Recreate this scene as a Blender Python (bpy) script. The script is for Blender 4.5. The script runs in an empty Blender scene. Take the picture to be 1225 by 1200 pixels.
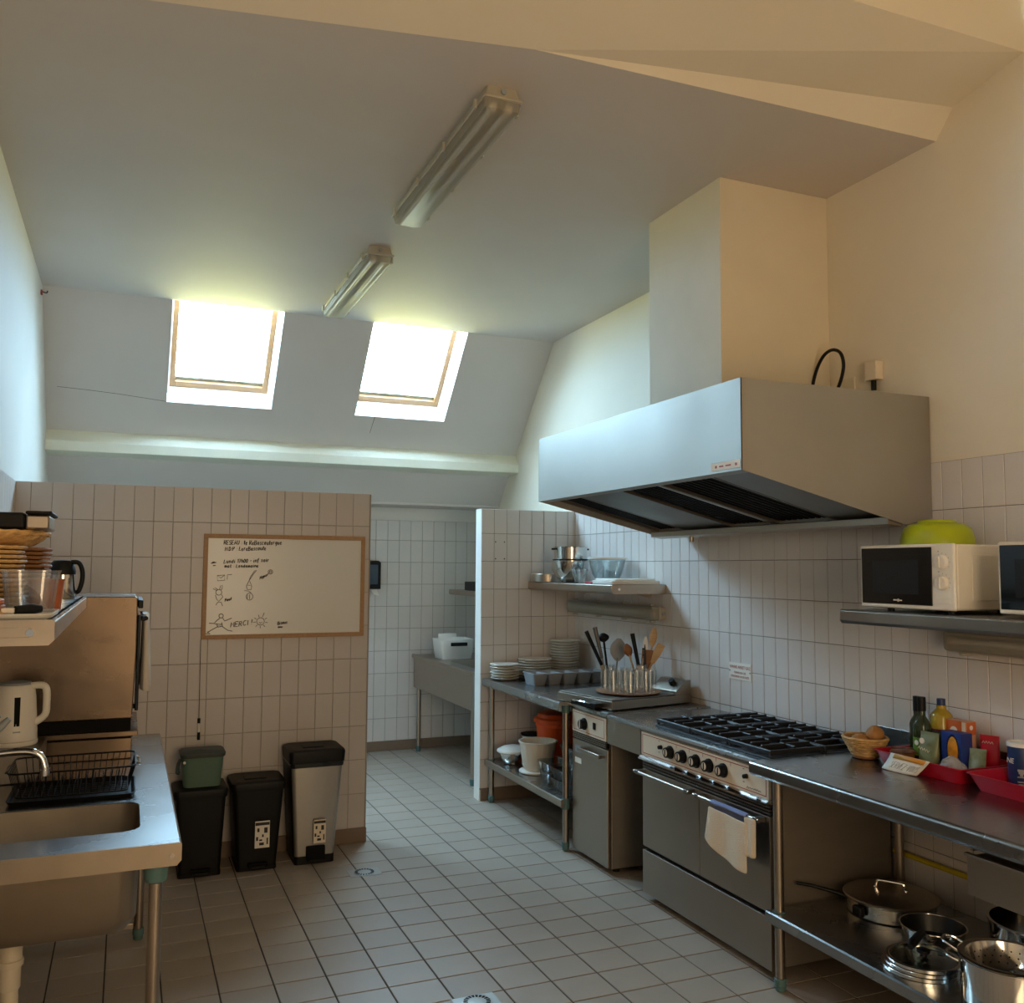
import bpy, bmesh, math, random
from mathutils import Vector, Matrix
random.seed(11)
S = bpy.context.scene
COL = S.collection

# ------------------------------------------------------------------ camera, sky, light, exposure
CAM = Vector((0.0, 0.0, 1.65))
YAW, PITCH, ROLL, FPX = 0.39748, 0.073496, 0.006014, 1092.4
_f = Vector((math.sin(YAW) * math.cos(PITCH), math.cos(YAW) * math.cos(PITCH), math.sin(PITCH)))
_r = Vector((math.cos(YAW), -math.sin(YAW), 0))
_u = _r.cross(_f)
_r, _u = _r * math.cos(ROLL) + _u * math.sin(ROLL), _u * math.cos(ROLL) - _r * math.sin(ROLL)
cam_data = bpy.data.cameras.new('camera')
cam_data.sensor_fit = 'HORIZONTAL'
cam_data.sensor_width = 36
cam_data.lens = 36 * FPX / 1225
cam_data.clip_start = 0.02
cam = bpy.data.objects.new('camera', cam_data)
COL.objects.link(cam)
cam.matrix_world = Matrix(((_r.x, _u.x, -_f.x, CAM.x), (_r.y, _u.y, -_f.y, CAM.y), (_r.z, _u.z, -_f.z, CAM.z), (0, 0, 0, 1)))
S.camera = cam

SKY_STRENGTH = 38.0
SKY_COLOR = (0.46, 0.74, 1.0, 1)
GROUND_COLOR = (0.47, 0.45, 0.14, 1)
WARM_POWER = 33.0
WARM_COLOR = (1.0, 0.71, 0.41)
w = bpy.data.worlds.new('sky')
S.world = w
w.use_nodes = True
nt = w.node_tree
nt.nodes.clear()
_o = nt.nodes.new('ShaderNodeOutputWorld')
_b = nt.nodes.new('ShaderNodeBackground')
_tc = nt.nodes.new('ShaderNodeTexCoord')
_sx = nt.nodes.new('ShaderNodeSeparateXYZ')
_cr = nt.nodes.new('ShaderNodeValToRGB')
nt.links.new(_tc.outputs['Generated'], _sx.inputs[0])
nt.links.new(_sx.outputs['Z'], _cr.inputs[0])
_cr.color_ramp.elements[0].position = 0.0
_cr.color_ramp.elements[0].color = GROUND_COLOR
_cr.color_ramp.elements[1].position = 0.02
_cr.color_ramp.elements[1].color = SKY_COLOR
nt.links.new(_cr.outputs[0], _b.inputs['Color'])
_b.inputs['Strength'].default_value = SKY_STRENGTH
nt.links.new(_b.outputs[0], _o.inputs[0])

def area(name, loc, direction, sx, sy, power, color, portal=False):
    d = bpy.data.lights.new(name, 'AREA')
    d.shape = 'RECTANGLE'
    d.size, d.size_y = sx, sy
    d.energy = power
    d.color = color
    if portal:
        d.cycles.is_portal = True
    o = bpy.data.objects.new(name, d)
    o.location = loc
    o.rotation_euler = Vector(direction).to_track_quat('-Z', 'Y').to_euler()
    COL.objects.link(o)
    return o

# added area lamp for the warm light from behind, before an opaque pane
area('added_rear_warm_lamp', (0.95, -0.86, 1.55), (0.1, 1, 0.03), 1.1, 2.1, WARM_POWER, WARM_COLOR)
# portals only guide the sampling of the sky through the two roof windows
for _x in (0.606, 2.015):
    area('skylight_portal', (_x, 7.06, 3.32), (0, -0.736, -0.677), 0.76, 0.95, 1, (1, 1, 1), portal=True)

S.view_settings.view_transform = 'Standard'
S.view_settings.look = 'None'
S.view_settings.gamma = 1
S.view_settings.use_curve_mapping = False
S.view_settings.exposure = 0.58
S.cycles.diffuse_bounces = 6
S.cycles.max_bounces = 14
S.cycles.transparent_max_bounces = 24
S.cycles.caustics_reflective = False
S.cycles.caustics_refractive = False
S.cycles.sample_clamp_indirect = 8

# ------------------------------------------------------------------ materials
def lin(c):
    if isinstance(c, str):
        c = tuple(int(c[i:i + 2], 16) for i in (0, 2, 4))
    return tuple(((v / 255) / 12.92 if v / 255 <= 0.04045 else ((v / 255 + 0.055) / 1.055) ** 2.4) for v in c) + (1,)

def mat(name, col, rough=0.5, metal=0.0, var=None, bump=None, rnd=0.0, alpha=1.0, trans=0.0, coat=0.0, spec=None, rvar=0.0):
    m = bpy.data.materials.new(name)
    m.use_nodes = True
    n = m.node_tree
    b = n.nodes['Principled BSDF']
    c = lin(col)
    b.inputs['Base Color'].default_value = c
    b.inputs['Roughness'].default_value = rough
    b.inputs['Metallic'].default_value = metal
    b.inputs['Alpha'].default_value = alpha
    b.inputs['Transmission Weight'].default_value = trans
    b.inputs['Coat Weight'].default_value = coat
    if spec is not None:
        b.inputs['Specular IOR Level'].default_value = spec
    tc = n.nodes.new('ShaderNodeTexCoord')
    out = None
    if var:                     # (scale, amount, stretch)
        mp = n.nodes.new('ShaderNodeMapping')
        mp.inputs['Scale'].default_value = var[2] if len(var) > 2 else (1, 1, 1)
        nz = n.nodes.new('ShaderNodeTexNoise')
        nz.inputs['Scale'].default_value = var[0]
        nz.inputs['Detail'].default_value = 6
        n.links.new(tc.outputs['Object'], mp.inputs[0])
        n.links.new(mp.outputs[0], nz.inputs['Vector'])
        hs = n.nodes.new('ShaderNodeHueSaturation')
        hs.inputs['Color'].default_value = c
        mr = n.nodes.new('ShaderNodeMapRange')
        mr.inputs['From Min'].default_value = 0.3
        mr.inputs['From Max'].default_value = 0.7
        mr.inputs['To Min'].default_value = 1 - var[1]
        mr.inputs['To Max'].default_value = 1 + var[1]
        n.links.new(nz.outputs[0], mr.inputs[0])
        n.links.new(mr.outputs[0], hs.inputs['Value'])
        out = hs.outputs[0]
        if rvar:
            m2 = n.nodes.new('ShaderNodeMapRange')
            m2.inputs['From Min'].default_value = 0.3
            m2.inputs['From Max'].default_value = 0.7
            m2.inputs['To Min'].default_value = rough - rvar
            m2.inputs['To Max'].default_value = rough + rvar
            n.links.new(nz.outputs[0], m2.inputs[0])
            n.links.new(m2.outputs[0], b.inputs['Roughness'])
    if rnd:
        oi = n.nodes.new('ShaderNodeObjectInfo')
        h2 = n.nodes.new('ShaderNodeHueSaturation')
        h2.inputs['Color'].default_value = c
        if out is not None:
            n.links.new(out, h2.inputs['Color'])
        mr = n.nodes.new('ShaderNodeMapRange')
        mr.inputs['To Min'].default_value = 1 - rnd
        mr.inputs['To Max'].default_value = 1 + rnd
        n.links.new(oi.outputs['Random'], mr.inputs[0])
        n.links.new(mr.outputs[0], h2.inputs['Value'])
        out = h2.outputs[0]
    if out is not None:
        n.links.new(out, b.inputs['Base Color'])
    if bump:                    # (scale, strength, stretch)
        mp = n.nodes.new('ShaderNodeMapping')
        mp.inputs['Scale'].default_value = bump[2] if len(bump) > 2 else (1, 1, 1)
        nz = n.nodes.new('ShaderNodeTexNoise')
        nz.inputs['Scale'].default_value = bump[0]
        nz.inputs['Detail'].default_value = 4
        n.links.new(tc.outputs['Object'], mp.inputs[0])
        n.links.new(mp.outputs[0], nz.inputs['Vector'])
        bp = n.nodes.new('ShaderNodeBump')
        bp.inputs['Strength'].default_value = bump[1]
        bp.inputs['Distance'].default_value = 0.01
        n.links.new(nz.outputs[0], bp.inputs['Height'])
        n.links.new(bp.outputs[0], b.inputs['Normal'])
    return m

def thin_glass(name, tint, gloss=0.10, rough=0.02):
    m = bpy.data.materials.new(name)
    m.use_nodes = True
    n = m.node_tree
    n.nodes.clear()
    o = n.nodes.new('ShaderNodeOutputMaterial')
    t = n.nodes.new('ShaderNodeBsdfTransparent')
    t.inputs[0].default_value = lin(tint)
    g = n.nodes.new('ShaderNodeBsdfGlossy')
    g.inputs['Roughness'].default_value = rough
    fr = n.nodes.new('ShaderNodeLayerWeight')
    pw = n.nodes.new('ShaderNodeMath')
    pw.operation = 'POWER'
    pw.inputs[1].default_value = 3.0
    n.links.new(fr.outputs['Facing'], pw.inputs[0])
    ad = n.nodes.new('ShaderNodeMath')
    ad.operation = 'MULTIPLY_ADD'
    ad.inputs[1].default_value = 0.5
    ad.inputs[2].default_value = gloss
    n.links.new(pw.outputs[0], ad.inputs[0])
    mx = n.nodes.new('ShaderNodeMixShader')
    n.links.new(ad.outputs[0], mx.inputs[0])
    n.links.new(t.outputs[0], mx.inputs[1])
    n.links.new(g.outputs[0], mx.inputs[2])
    n.links.new(mx.outputs[0], o.inputs[0])
    return m

M = dict(
    creampaint=mat('cream_wall_paint', 'e8deca', 0.75, var=(1.6, 0.03), bump=(60, 0.05)),
    paint=mat('wall_paint', 'e4dfd6', 0.75, var=(1.6, 0.03), bump=(60, 0.05)),
    ceilpaint=mat('ceiling_paint', 'd2cac3', 0.7, var=(1.2, 0.03), bump=(9, 0.12)),
    edgepaint=mat('white_edge_paint', 'f2f0ea', 0.6),
    duct=mat('duct_paint', 'e3d8c0', 0.75, var=(2.5, 0.05)),
    beam=mat('beam_paint', 'e8e5d2', 0.5, var=(4, 0.04)),
    tile=mat('glazed_wall_tile', 'd8d1cb', 0.28, rnd=0.025, var=(5, 0.02)),
    tile_shaded=mat('shaded_partition_tile', 'c3bab3', 0.35, rnd=0.02, var=(5, 0.02)),  # same white tile as the walls; shade from facing away darkens this colour
    grout=mat('wall_grout', '7d766c', 0.9),
    grout2=mat('partition_grout', '9b9184', 0.9),
    ftile=mat('floor_tile', '9f9182', 0.42, rnd=0.04, var=(6, 0.06), bump=(40, 0.04), rvar=0.07),
    fgrout=mat('floor_grout', '3f3830', 0.9),
    base=mat('baseboard_tile', '7b6857', 0.5, var=(8, 0.06)),
    wood=mat('window_pine', '8a6038', 0.5, var=(9, 0.12, (1, 6, 6))),
    steel=mat('stainless_steel', 'a79b8d', 0.34, 1.0, var=(5, 0.03, (1, 1, 3)), rvar=0.05),
    steeltop=mat('worktop_steel', 'a2a3a2', 0.27, 1.0, var=(3, 0.02), rvar=0.025),
    steeldark=mat('dull_steel', '827c74', 0.42, 1.0, var=(4, 0.04), rvar=0.05),
    hood=mat('hood_steel', 'b0aca4', 0.50, 1.0, var=(3, 0.06), rvar=0.06, bump=(4, 0.05)),
    steelside=mat('brushed_side_steel', '9a9083', 0.58, 0.9, var=(4, 0.05, (1, 1, 4))),
    mirror=mat('polished_steel', 'cfcdc8', 0.12, 1.0),
    chrome=mat('chrome', 'e2e2e0', 0.08, 1.0),
    black=mat('black_plastic', '090909', 0.5, spec=0.25),
    blackm=mat('matt_black', '070707', 0.75, spec=0.2),
    iron=mat('cast_iron', '17181a', 0.5, var=(20, 0.2)),
    dglass=mat('dark_glass', '0a0b0d', 0.08, coat=0.3),
    dscreen=mat('oven_window', '17181a', 0.25),
    white=mat('white_plastic', 'e9e4da', 0.4),
    porcelain=mat('white_porcelain', 'e4e0d6', 0.22, rnd=0.03),
    greyplastic=mat('grey_plastic', '9aa0a5', 0.45),
    teal=mat('teal_foot_plastic', '50706f', 0.5),
    cream=mat('cream_enamel', 'e6d8c2', 0.4),
    red=mat('red_line', '9e2a24', 0.5),
    redtray=mat('red_plastic', 'b80f2a', 0.38),
    orange=mat('orange_plastic', 'ee5a14', 0.4),
    lime=mat('lime_plastic', 'b3bf12', 0.3, trans=0.15),
    green=mat('caddy_green', '55705f', 0.55),
    lidgrey=mat('caddy_lid', '3c433f', 0.55),
    silver=mat('silver_lacquer', 'a5a19a', 0.38, 0.7),
    wframe=mat('board_frame_wood', 'a97e55', 0.5, var=(12, 0.1, (6, 1, 6))),
    board=mat('whiteboard_enamel', 'dcd8cf', 0.25),
    ink=mat('marker_ink', '2a2624', 0.6),
    lamp=mat('lamp_housing', 'b5ae9d', 0.5),
    diff=mat('lamp_diffuser', 'b3ae9f', 0.5, alpha=0.45, spec=0.3),
    tube=mat('fluorescent_tube', 'e6e4da', 0.3),
    wicker=mat('wicker', 'c9a066', 0.7, var=(40, 0.35, (1, 1, 3)), bump=(60, 0.5)),
    wicker2=mat('dark_wicker', '8d5f35', 0.7, var=(40, 0.35, (1, 1, 3)), bump=(60, 0.5)),
    woodl=mat('pale_wood', 'c6a174', 0.6, var=(10, 0.12, (1, 1, 8))),
    woodd=mat('dark_wood', '8a5a34', 0.55, var=(10, 0.15, (1, 1, 8))),
    copper=mat('terracotta_trivet', 'a35a32', 0.5, var=(18, 0.15)),
    cloth=mat('tea_towel_cotton', 'd9c8b0', 0.95, bump=(250, 0.25)),
    clothb=mat('tea_towel_blue', '7f8db8', 0.95, bump=(250, 0.25)),
    glass=thin_glass('clear_glass', 'fdfefe', 0.16),
    glassb=thin_glass('bluish_glass', 'eff4f5', 0.12),
    pane=thin_glass('window_glass', 'f8fbfb', 0.0),
    bottle=mat('green_bottle_glass', '2c3a1c', 0.06, alpha=0.82),
    oil=mat('yellow_oil', 'b39a2c', 0.1, alpha=0.92),
    cello=mat('cellophane', 'c3c6ca', 0.12, alpha=0.6),
    paper=mat('white_paper', 'ece6da', 0.8),
    tape=mat('orange_tape', 'd6952f', 0.5),
    boxo=mat('orange_carton', 'c8652c', 0.55),
    boxb=mat('blue_carton', '223a86', 0.45),
    cartonl=mat('salmon_carton', 'cf9a78', 0.6),
    labelg=mat('green_label', '5f8a2c', 0.5),
    labeldk=mat('dark_green_pouch', '33442c', 0.45),
    pouch=mat('olive_pouch', '78805a', 0.35, var=(14, 0.15)),
    labelp=mat('purple_label', '6b2545', 0.5),
    salt=mat('salt_blue', '16305f', 0.4),
    bluecap=mat('blue_cap', '23345f', 0.4),
    potato=mat('potato_skin', 'a87642', 0.75, var=(12, 0.15), bump=(20, 0.2)),
    pasta=mat('pasta_print', 'd9962c', 0.55, var=(30, 0.35)),
    yellowpipe=mat('gas_pipe_yellow', 'c9b21e', 0.5),
    beigepipe=mat('beige_pvc', 'cbbfa8', 0.5),
    darkcloth=mat('liner_bag', '101010', 0.3, bump=(18, 0.6)),
    nonstick=mat('non_stick', '121314', 0.35),
    sponge=mat('blue_box', '20335a', 0.5),
)

# ------------------------------------------------------------------ mesh helpers
class MB:
    """collects shapes; coordinates are world coordinates minus the place of the thing T"""
    def __init__(s, T=None):
        s.v, s.f = [], []
        s.o = Vector(T.location) if T is not None else Vector((0, 0, 0))

    def add(s, vs, fs):
        k = len(s.v)
        s.v += [Vector(p) - s.o for p in vs]
        s.f += [tuple(i + k for i in q) for q in fs]
        return s

    def box(s, x0, x1, y0, y1, z0, z1):
        return s.add([(x0, y0, z0), (x1, y0, z0), (x1, y1, z0), (x0, y1, z0), (x0, y0, z1), (x1, y0, z1), (x1, y1, z1), (x0, y1, z1)],
                     [(0, 3, 2, 1), (4, 5, 6, 7), (0, 1, 5, 4), (1, 2, 6, 5), (2, 3, 7, 6), (3, 0, 4, 7)])

    def loft(s, rings, caps=True, closed=False):
        n = len(rings[0])
        vs = [p for r in rings for p in r]
        fs = []
        R = len(rings)
        for a in range(R if closed else R - 1):
            b = (a + 1) % R
            for i in range(n):
                j = (i + 1) % n
                fs.append((a * n + i, a * n + j, b * n + j, b * n + i))
        if caps and not closed:
            fs.append(tuple(reversed(range(n))))
            fs.append(tuple(range((R - 1) * n, R * n)))
        return s.add(vs, fs)

    def prism(s, poly, axis, a, b):
        def P(p, t):
            return {'x': (t, p[0], p[1]), 'y': (p[0], t, p[1]), 'z': (p[0], p[1], t)}[axis]
        return s.loft([[P(p, a) for p in poly], [P(p, b) for p in poly]])

    def cyl(s, a, b, r0, r1=None, seg=16):
        return s.tube([a, b], [r0, r0 if r1 is None else r1], seg)

    def tube(s, path, r, seg=8, closed=False):
        path = [Vector(p) for p in path]
        n = len(path)
        rs = r if isinstance(r, (list, tuple)) else [r] * n
        rings = []
        ref = None
        for i, p in enumerate(path):
            if closed:
                d = path[(i + 1) % n] - path[i - 1]
            else:
                d = path[min(i + 1, n - 1)] - path[max(i - 1, 0)]
            d.normalize()
            if ref is None:
                ref = Vector((0, 0, 1)) if abs(d.z) < 0.9 else Vector((1, 0, 0))
            u = d.cross(ref).normalized()
            ref = u.cross(d)
            rings.append([p + (u * math.cos(t) + ref * math.sin(t)) * rs[i] for t in [2 * math.pi * k / seg for k in range(seg)]])
        return s.loft(rings, caps=not closed, closed=closed)

    def lathe(s, c, prof, seg=24, sx=1.0, sy=1.0):
        c = Vector(c)
        rings = []
        for r, z in prof:
            r = max(r, 0.0004)
            rings.append([c + Vector((r * sx * math.cos(t), r * sy * math.sin(t), z)) for t in [2 * math.pi * k / seg for k in range(seg)]])
        if len(prof) == 2:
            return s.loft(rings, caps=False)
        if prof[0][0] > 0.002 and prof[-1][0] > 0.002:      # a ring: no caps, the profile closes on itself
            return s.loft(rings, closed=True)
        return s.loft(rings)

    def rring(s, cx, cy, hx, hy, r, z, n=5):
        pts = []
        r = min(r, hx, hy)
        for qx, qy, a0 in ((1, 1, 0), (-1, 1, 90), (-1, -1, 180), (1, -1, 270)):
            for k in range(n):
                t = math.radians(a0 + 90 * k / (n - 1))
                pts.append((cx + qx * (hx - r) + r * math.cos(t), cy + qy * (hy - r) + r * math.sin(t), z))
        return pts

    def build(s, name, m, parent=None, smooth=True, bevel=0.0, kind=None, seg=2):
        me = bpy.data.meshes.new(name)
        me.from_pydata([tuple(p) for p in s.v], [], s.f)
        bm = bmesh.new()
        bm.from_mesh(me)
        bmesh.ops.recalc_face_normals(bm, faces=bm.faces)
        bm.to_mesh(me)
        bm.free()
        me.materials.append(M[m] if isinstance(m, str) else m)
        if smooth:
            me.shade_smooth()
            me.set_sharp_from_angle(angle=math.radians(38))
        o = bpy.data.objects.new(name, me)
        COL.objects.link(o)
        o.parent = parent
        if bevel:
            md = o.modifiers.new('bevel', 'BEVEL')
            md.width = bevel
            md.segments = seg
            md.limit_method = 'ANGLE'
            md.angle_limit = math.radians(40)
        if kind:
            o['kind'] = kind
        return o

def tag(o, label, cat, group=None, kind=None):
    o['label'] = label
    o['category'] = cat
    if group:
        o['group'] = group
    if kind:
        o['kind'] = kind
    return o

def thing(name, label, cat, loc=(0, 0, 0), rotz=0.0, group=None):
    o = bpy.data.objects.new(name, None)
    o.empty_display_size = 0.05
    COL.objects.link(o)
    o.location = loc
    o.rotation_euler = (0, 0, rotz)
    return tag(o, label, cat, group)

def dup(root, loc, label, rotz=None, group=None):
    r = root.copy()
    COL.objects.link(r)
    r.location = loc
    if rotz is not None:
        r.rotation_euler = (0, 0, rotz)
    r['label'] = label
    if group:
        r['group'] = group
    for ch in list(root.children):
        c = ch.copy()
        COL.objects.link(c)
        c.parent = r
        for g in ch.children:
            d = g.copy()
            COL.objects.link(d)
            d.parent = c
    return r

FACE_MY = Matrix(((1, 0, 0), (0, 0, -1), (0, 1, 0))).to_euler()      # lettering on a face that looks to -Y
FACE_MX = Matrix(((0, 0, -1), (-1, 0, 0), (0, 1, 0))).to_euler()     # lettering on a face that looks to -X

def text(name, body, size, m, loc, rot, parent, shear=0.0, space=1.0, align='LEFT', roll=0.0, width=None):
    c = bpy.data.curves.new(name, 'FONT')
    c.body = body
    c.size = size
    c.shear = shear
    c.space_character = space
    c.extrude = 0.0003
    c.resolution_u = 3
    c.align_x = align
    c.materials.append(M[m])
    o = bpy.data.objects.new(name, c)
    COL.objects.link(o)
    o.parent = parent
    o.location = Vector(loc) - (Vector(parent.location) if parent and parent.type == 'EMPTY' else Vector())
    o.rotation_euler = rot
    o.scale = (width or 1, 1, 1)
    if roll:
        o.rotation_euler = (rot.to_matrix() @ Matrix.Rotation(roll, 3, 'Z')).to_euler()
    bpy.context.view_layer.update()
    me = bpy.data.meshes.new_from_object(o.evaluated_get(bpy.context.evaluated_depsgraph_get()))
    me.name = name
    r = bpy.data.objects.new(name, me)
    COL.objects.link(r)
    r.parent, r.location, r.rotation_euler, r.scale = parent, o.location, o.rotation_euler, o.scale
    bpy.data.objects.remove(o)
    r.name = name
    return r

# single-stroke handwriting: polylines on a 4 x 6 grid (x-height 4, descenders to -2)
GLYPH = {
    'A': [[(0, 0), (2, 6), (4, 0)], [(1, 2.2), (3, 2.2)]], 'B': [[(0, 0), (0, 6), (2.6, 6), (3.2, 4.8), (2.4, 3.2), (0, 3.2)], [(2.4, 3.2), (3.6, 1.8), (2.8, 0), (0, 0)]],
    'C': [[(3.6, 5.2), (2, 6), (0.3, 4.2), (0.3, 1.6), (2, 0), (3.6, 0.9)]], 'D': [[(0, 0), (0, 6), (2.2, 5.6), (3.6, 3), (2.2, 0.3), (0, 0)]],
    'E': [[(3.4, 6), (0, 6), (0, 0), (3.4, 0)], [(0, 3.1), (2.6, 3.1)]], 'H': [[(0, 0), (0, 6)], [(3.4, 0), (3.4, 6)], [(0, 3), (3.4, 3)]], 'I': [[(1, 0), (1, 6)]],
    'L': [[(0.4, 6), (0, 0), (3, 0.4)]], 'M': [[(0, 0), (0.4, 6), (2, 2.5), (3.6, 6), (4, 0)]], 'O': [[(2, 6), (0.2, 4), (0.3, 1.5), (2, 0), (3.7, 1.7), (3.6, 4.5), (2, 6)]],
    'P': [[(0, 0), (0, 6), (2.8, 5.8), (3.2, 4.2), (2.2, 3), (0, 2.9)]], 'R': [[(0, 0), (0, 6), (2.8, 5.8), (3.1, 4.4), (2, 3.1), (0, 3)], [(1.4, 3), (3.6, 0)]],
    'S': [[(3.3, 5.3), (2, 6), (0.4, 5), (0.8, 3.6), (2.8, 2.6), (3.4, 1.2), (2, 0), (0.2, 0.7)]], 'U': [[(0, 6), (0.1, 1.4), (1.8, 0), (3.4, 1.4), (3.5, 6)]], 'V': [[(0, 6), (1.8, 0), (3.8, 6)]],
    'Z': [[(0.2, 6), (3.6, 6), (0, 0), (3.8, 0.2)]], 'a': [[(3, 3.6), (1.6, 4), (0.3, 2.6), (0.6, 0.5), (2, 0.3), (3, 2), (3.1, 4), (3, 0.6), (3.8, 0)]],
    'b': [[(0.3, 6), (0.3, 0), (2, 0), (3, 1.8), (2, 3.6), (0.4, 2.6)]], 'c': [[(2.9, 3.4), (1.4, 4), (0.3, 2.2), (0.9, 0.2), (3, 0.6)]], 'd': [[(3, 3.4), (1.4, 3.8), (0.3, 2), (1, 0.1), (2.8, 1), (3, 6), (3, 0.4), (3.7, 0)]],
    'e': [[(0.4, 2), (2.8, 2.4), (2.2, 4), (0.8, 3.4), (0.3, 1.4), (1.2, 0), (3.2, 0.6)]], 'f': [[(2.8, 5.4), (1.8, 6), (1.2, 4), (1, -2)], [(0, 3.6), (2.4, 3.8)]], 'g': [[(3, 3.5), (1.4, 4), (0.4, 2.2), (1.4, 0.3), (3, 2), (3, 3.8), (2.8, -1.4), (1, -1.8)]],
    'h': [[(0.4, 6), (0.3, 0)], [(0.4, 2.6), (1.8, 4), (2.8, 3), (2.8, 0)]], 'i': [[(0.6, 4), (0.6, 0.4), (1.4, 0)], [(0.6, 5.3), (0.7, 5.6)]], 'l': [[(0.3, 0.4), (1.6, 5), (1, 6), (0.4, 4.6), (0.6, 0.6), (1.6, 0.1)]],
    'm': [[(0.1, 4), (0.2, 0)], [(0.2, 2.8), (1.2, 4), (1.9, 3), (1.9, 0)], [(1.9, 2.8), (3, 4), (3.7, 3), (3.8, 0)]], 'n': [[(0.2, 4), (0.3, 0)], [(0.3, 2.8), (1.8, 4), (2.7, 3), (2.8, 0)]],
    'o': [[(1.6, 4), (0.3, 2.8), (0.6, 0.6), (1.8, 0), (2.9, 1.4), (2.7, 3.2), (1.6, 4), (3.4, 3.6)]], 'p': [[(0.3, 4), (0.1, -2)], [(0.3, 2.8), (1.8, 4), (2.9, 2.4), (1.8, 0.4), (0.3, 1)]], 'r': [[(0.3, 4), (0.3, 0)], [(0.3, 2.4), (1.4, 3.9), (2.6, 3.6)]],
    's': [[(2.6, 3.6), (1.4, 4), (0.6, 3), (2.2, 1.6), (2, 0.2), (0.2, 0.4)]], 't': [[(1.2, 5.6), (1, 0.8), (1.8, 0), (2.6, 0.5)], [(0, 4), (2.4, 4)]], 'u': [[(0.2, 4), (0.3, 1), (1.4, 0), (2.8, 1.2), (2.9, 4), (2.9, 0.5), (3.6, 0)]], 'x': [[(0, 4), (2.6, 0)], [(2.6, 4), (0, 0)]],
    'y': [[(0.2, 4), (1.6, 1)], [(3, 4), (1, -2)]], '0': [[(1.6, 6), (0.2, 3.6), (0.8, 0.4), (2, 0), (3, 2.6), (2.6, 5.2), (1.6, 6)]], '1': [[(0.2, 4.6), (1.4, 6), (1.4, 0)]], '7': [[(0, 6), (3, 6), (1, 0)]],
    ':': [[(0.8, 3), (0.9, 3.4)], [(0.8, 0.6), (0.9, 1)]], '.': [[(0.5, 0.1), (0.6, 0.5)]], '-': [[(0.3, 2.8), (2.4, 3)]], '!': [[(0.8, 6), (0.7, 2)], [(0.7, 0.2), (0.7, 0.6)]], ' ': [],
}
def pen_strokes(body, wobble=0.25, seed=1, slant=0.12):
    """polylines of a handwritten line; cap height 6"""
    rnd = random.Random(seed)
    out, x = [], 0.0
    for ch in body:
        g = GLYPH[ch]
        wid = max([p[0] for s in g for p in s] or [1.6])
        dy = rnd.uniform(-wobble, wobble)
        for s in g:
            out.append([(x + p[0] + slant * p[1] + rnd.uniform(-wobble, wobble) * 0.5, p[1] + dy + rnd.uniform(-wobble, wobble) * 0.5) for p in s])
        x += wid + 1.3
    return out, x

def img(p):
    """where a world point falls in the 1225 x 1200 frame; used only to choose which tiles show largest"""
    v = Vector(p) - CAM
    d = v.dot(_f)
    if d < 0.05:
        return None
    return 612.5 + FPX * v.dot(_r) / d, 600 - FPX * v.dot(_u) / d

ORD = ['lowest', 'second', 'third', 'fourth', 'fifth', 'sixth', 'seventh', 'eighth', 'ninth', 'tenth', 'eleventh', 'twelfth', 'thirteenth', 'fourteenth']

# ------------------------------------------------------------------ the room
XL, XR, YB, YP, YQ, ZC, YF = -0.575, 3.13, 8.20, 5.55, 6.20, 3.486, -0.9
TT = 0.007                                   # thickness of a wall tile

def structure(o, label, cat):
    return tag(o, label, cat, kind='structure')

def tile_mesh(name, a, b, t, m, ch=0.0016):
    """a tile a x b in local x/y, its face at local z = t, edges chamfered"""
    k = M[m]
    me = bpy.data.meshes.new(name)
    A, B = a / 2, b / 2
    v = [(-A, -B, 0), (A, -B, 0), (A, B, 0), (-A, B, 0), (-A, -B, t - ch), (A, -B, t - ch), (A, B, t - ch), (-A, B, t - ch),
         (-A + ch, -B + ch, t), (A - ch, -B + ch, t), (A - ch, B - ch, t), (-A + ch, B - ch, t)]
    f = [(0, 1, 5, 4), (1, 2, 6, 5), (2, 3, 7, 6), (3, 0, 4, 7), (4, 5, 9, 8), (5, 6, 10, 9), (6, 7, 11, 10), (7, 4, 8, 11), (8, 9, 10, 11)]
    me.from_pydata(v, [], f)
    me.materials.append(k)
    return me

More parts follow.
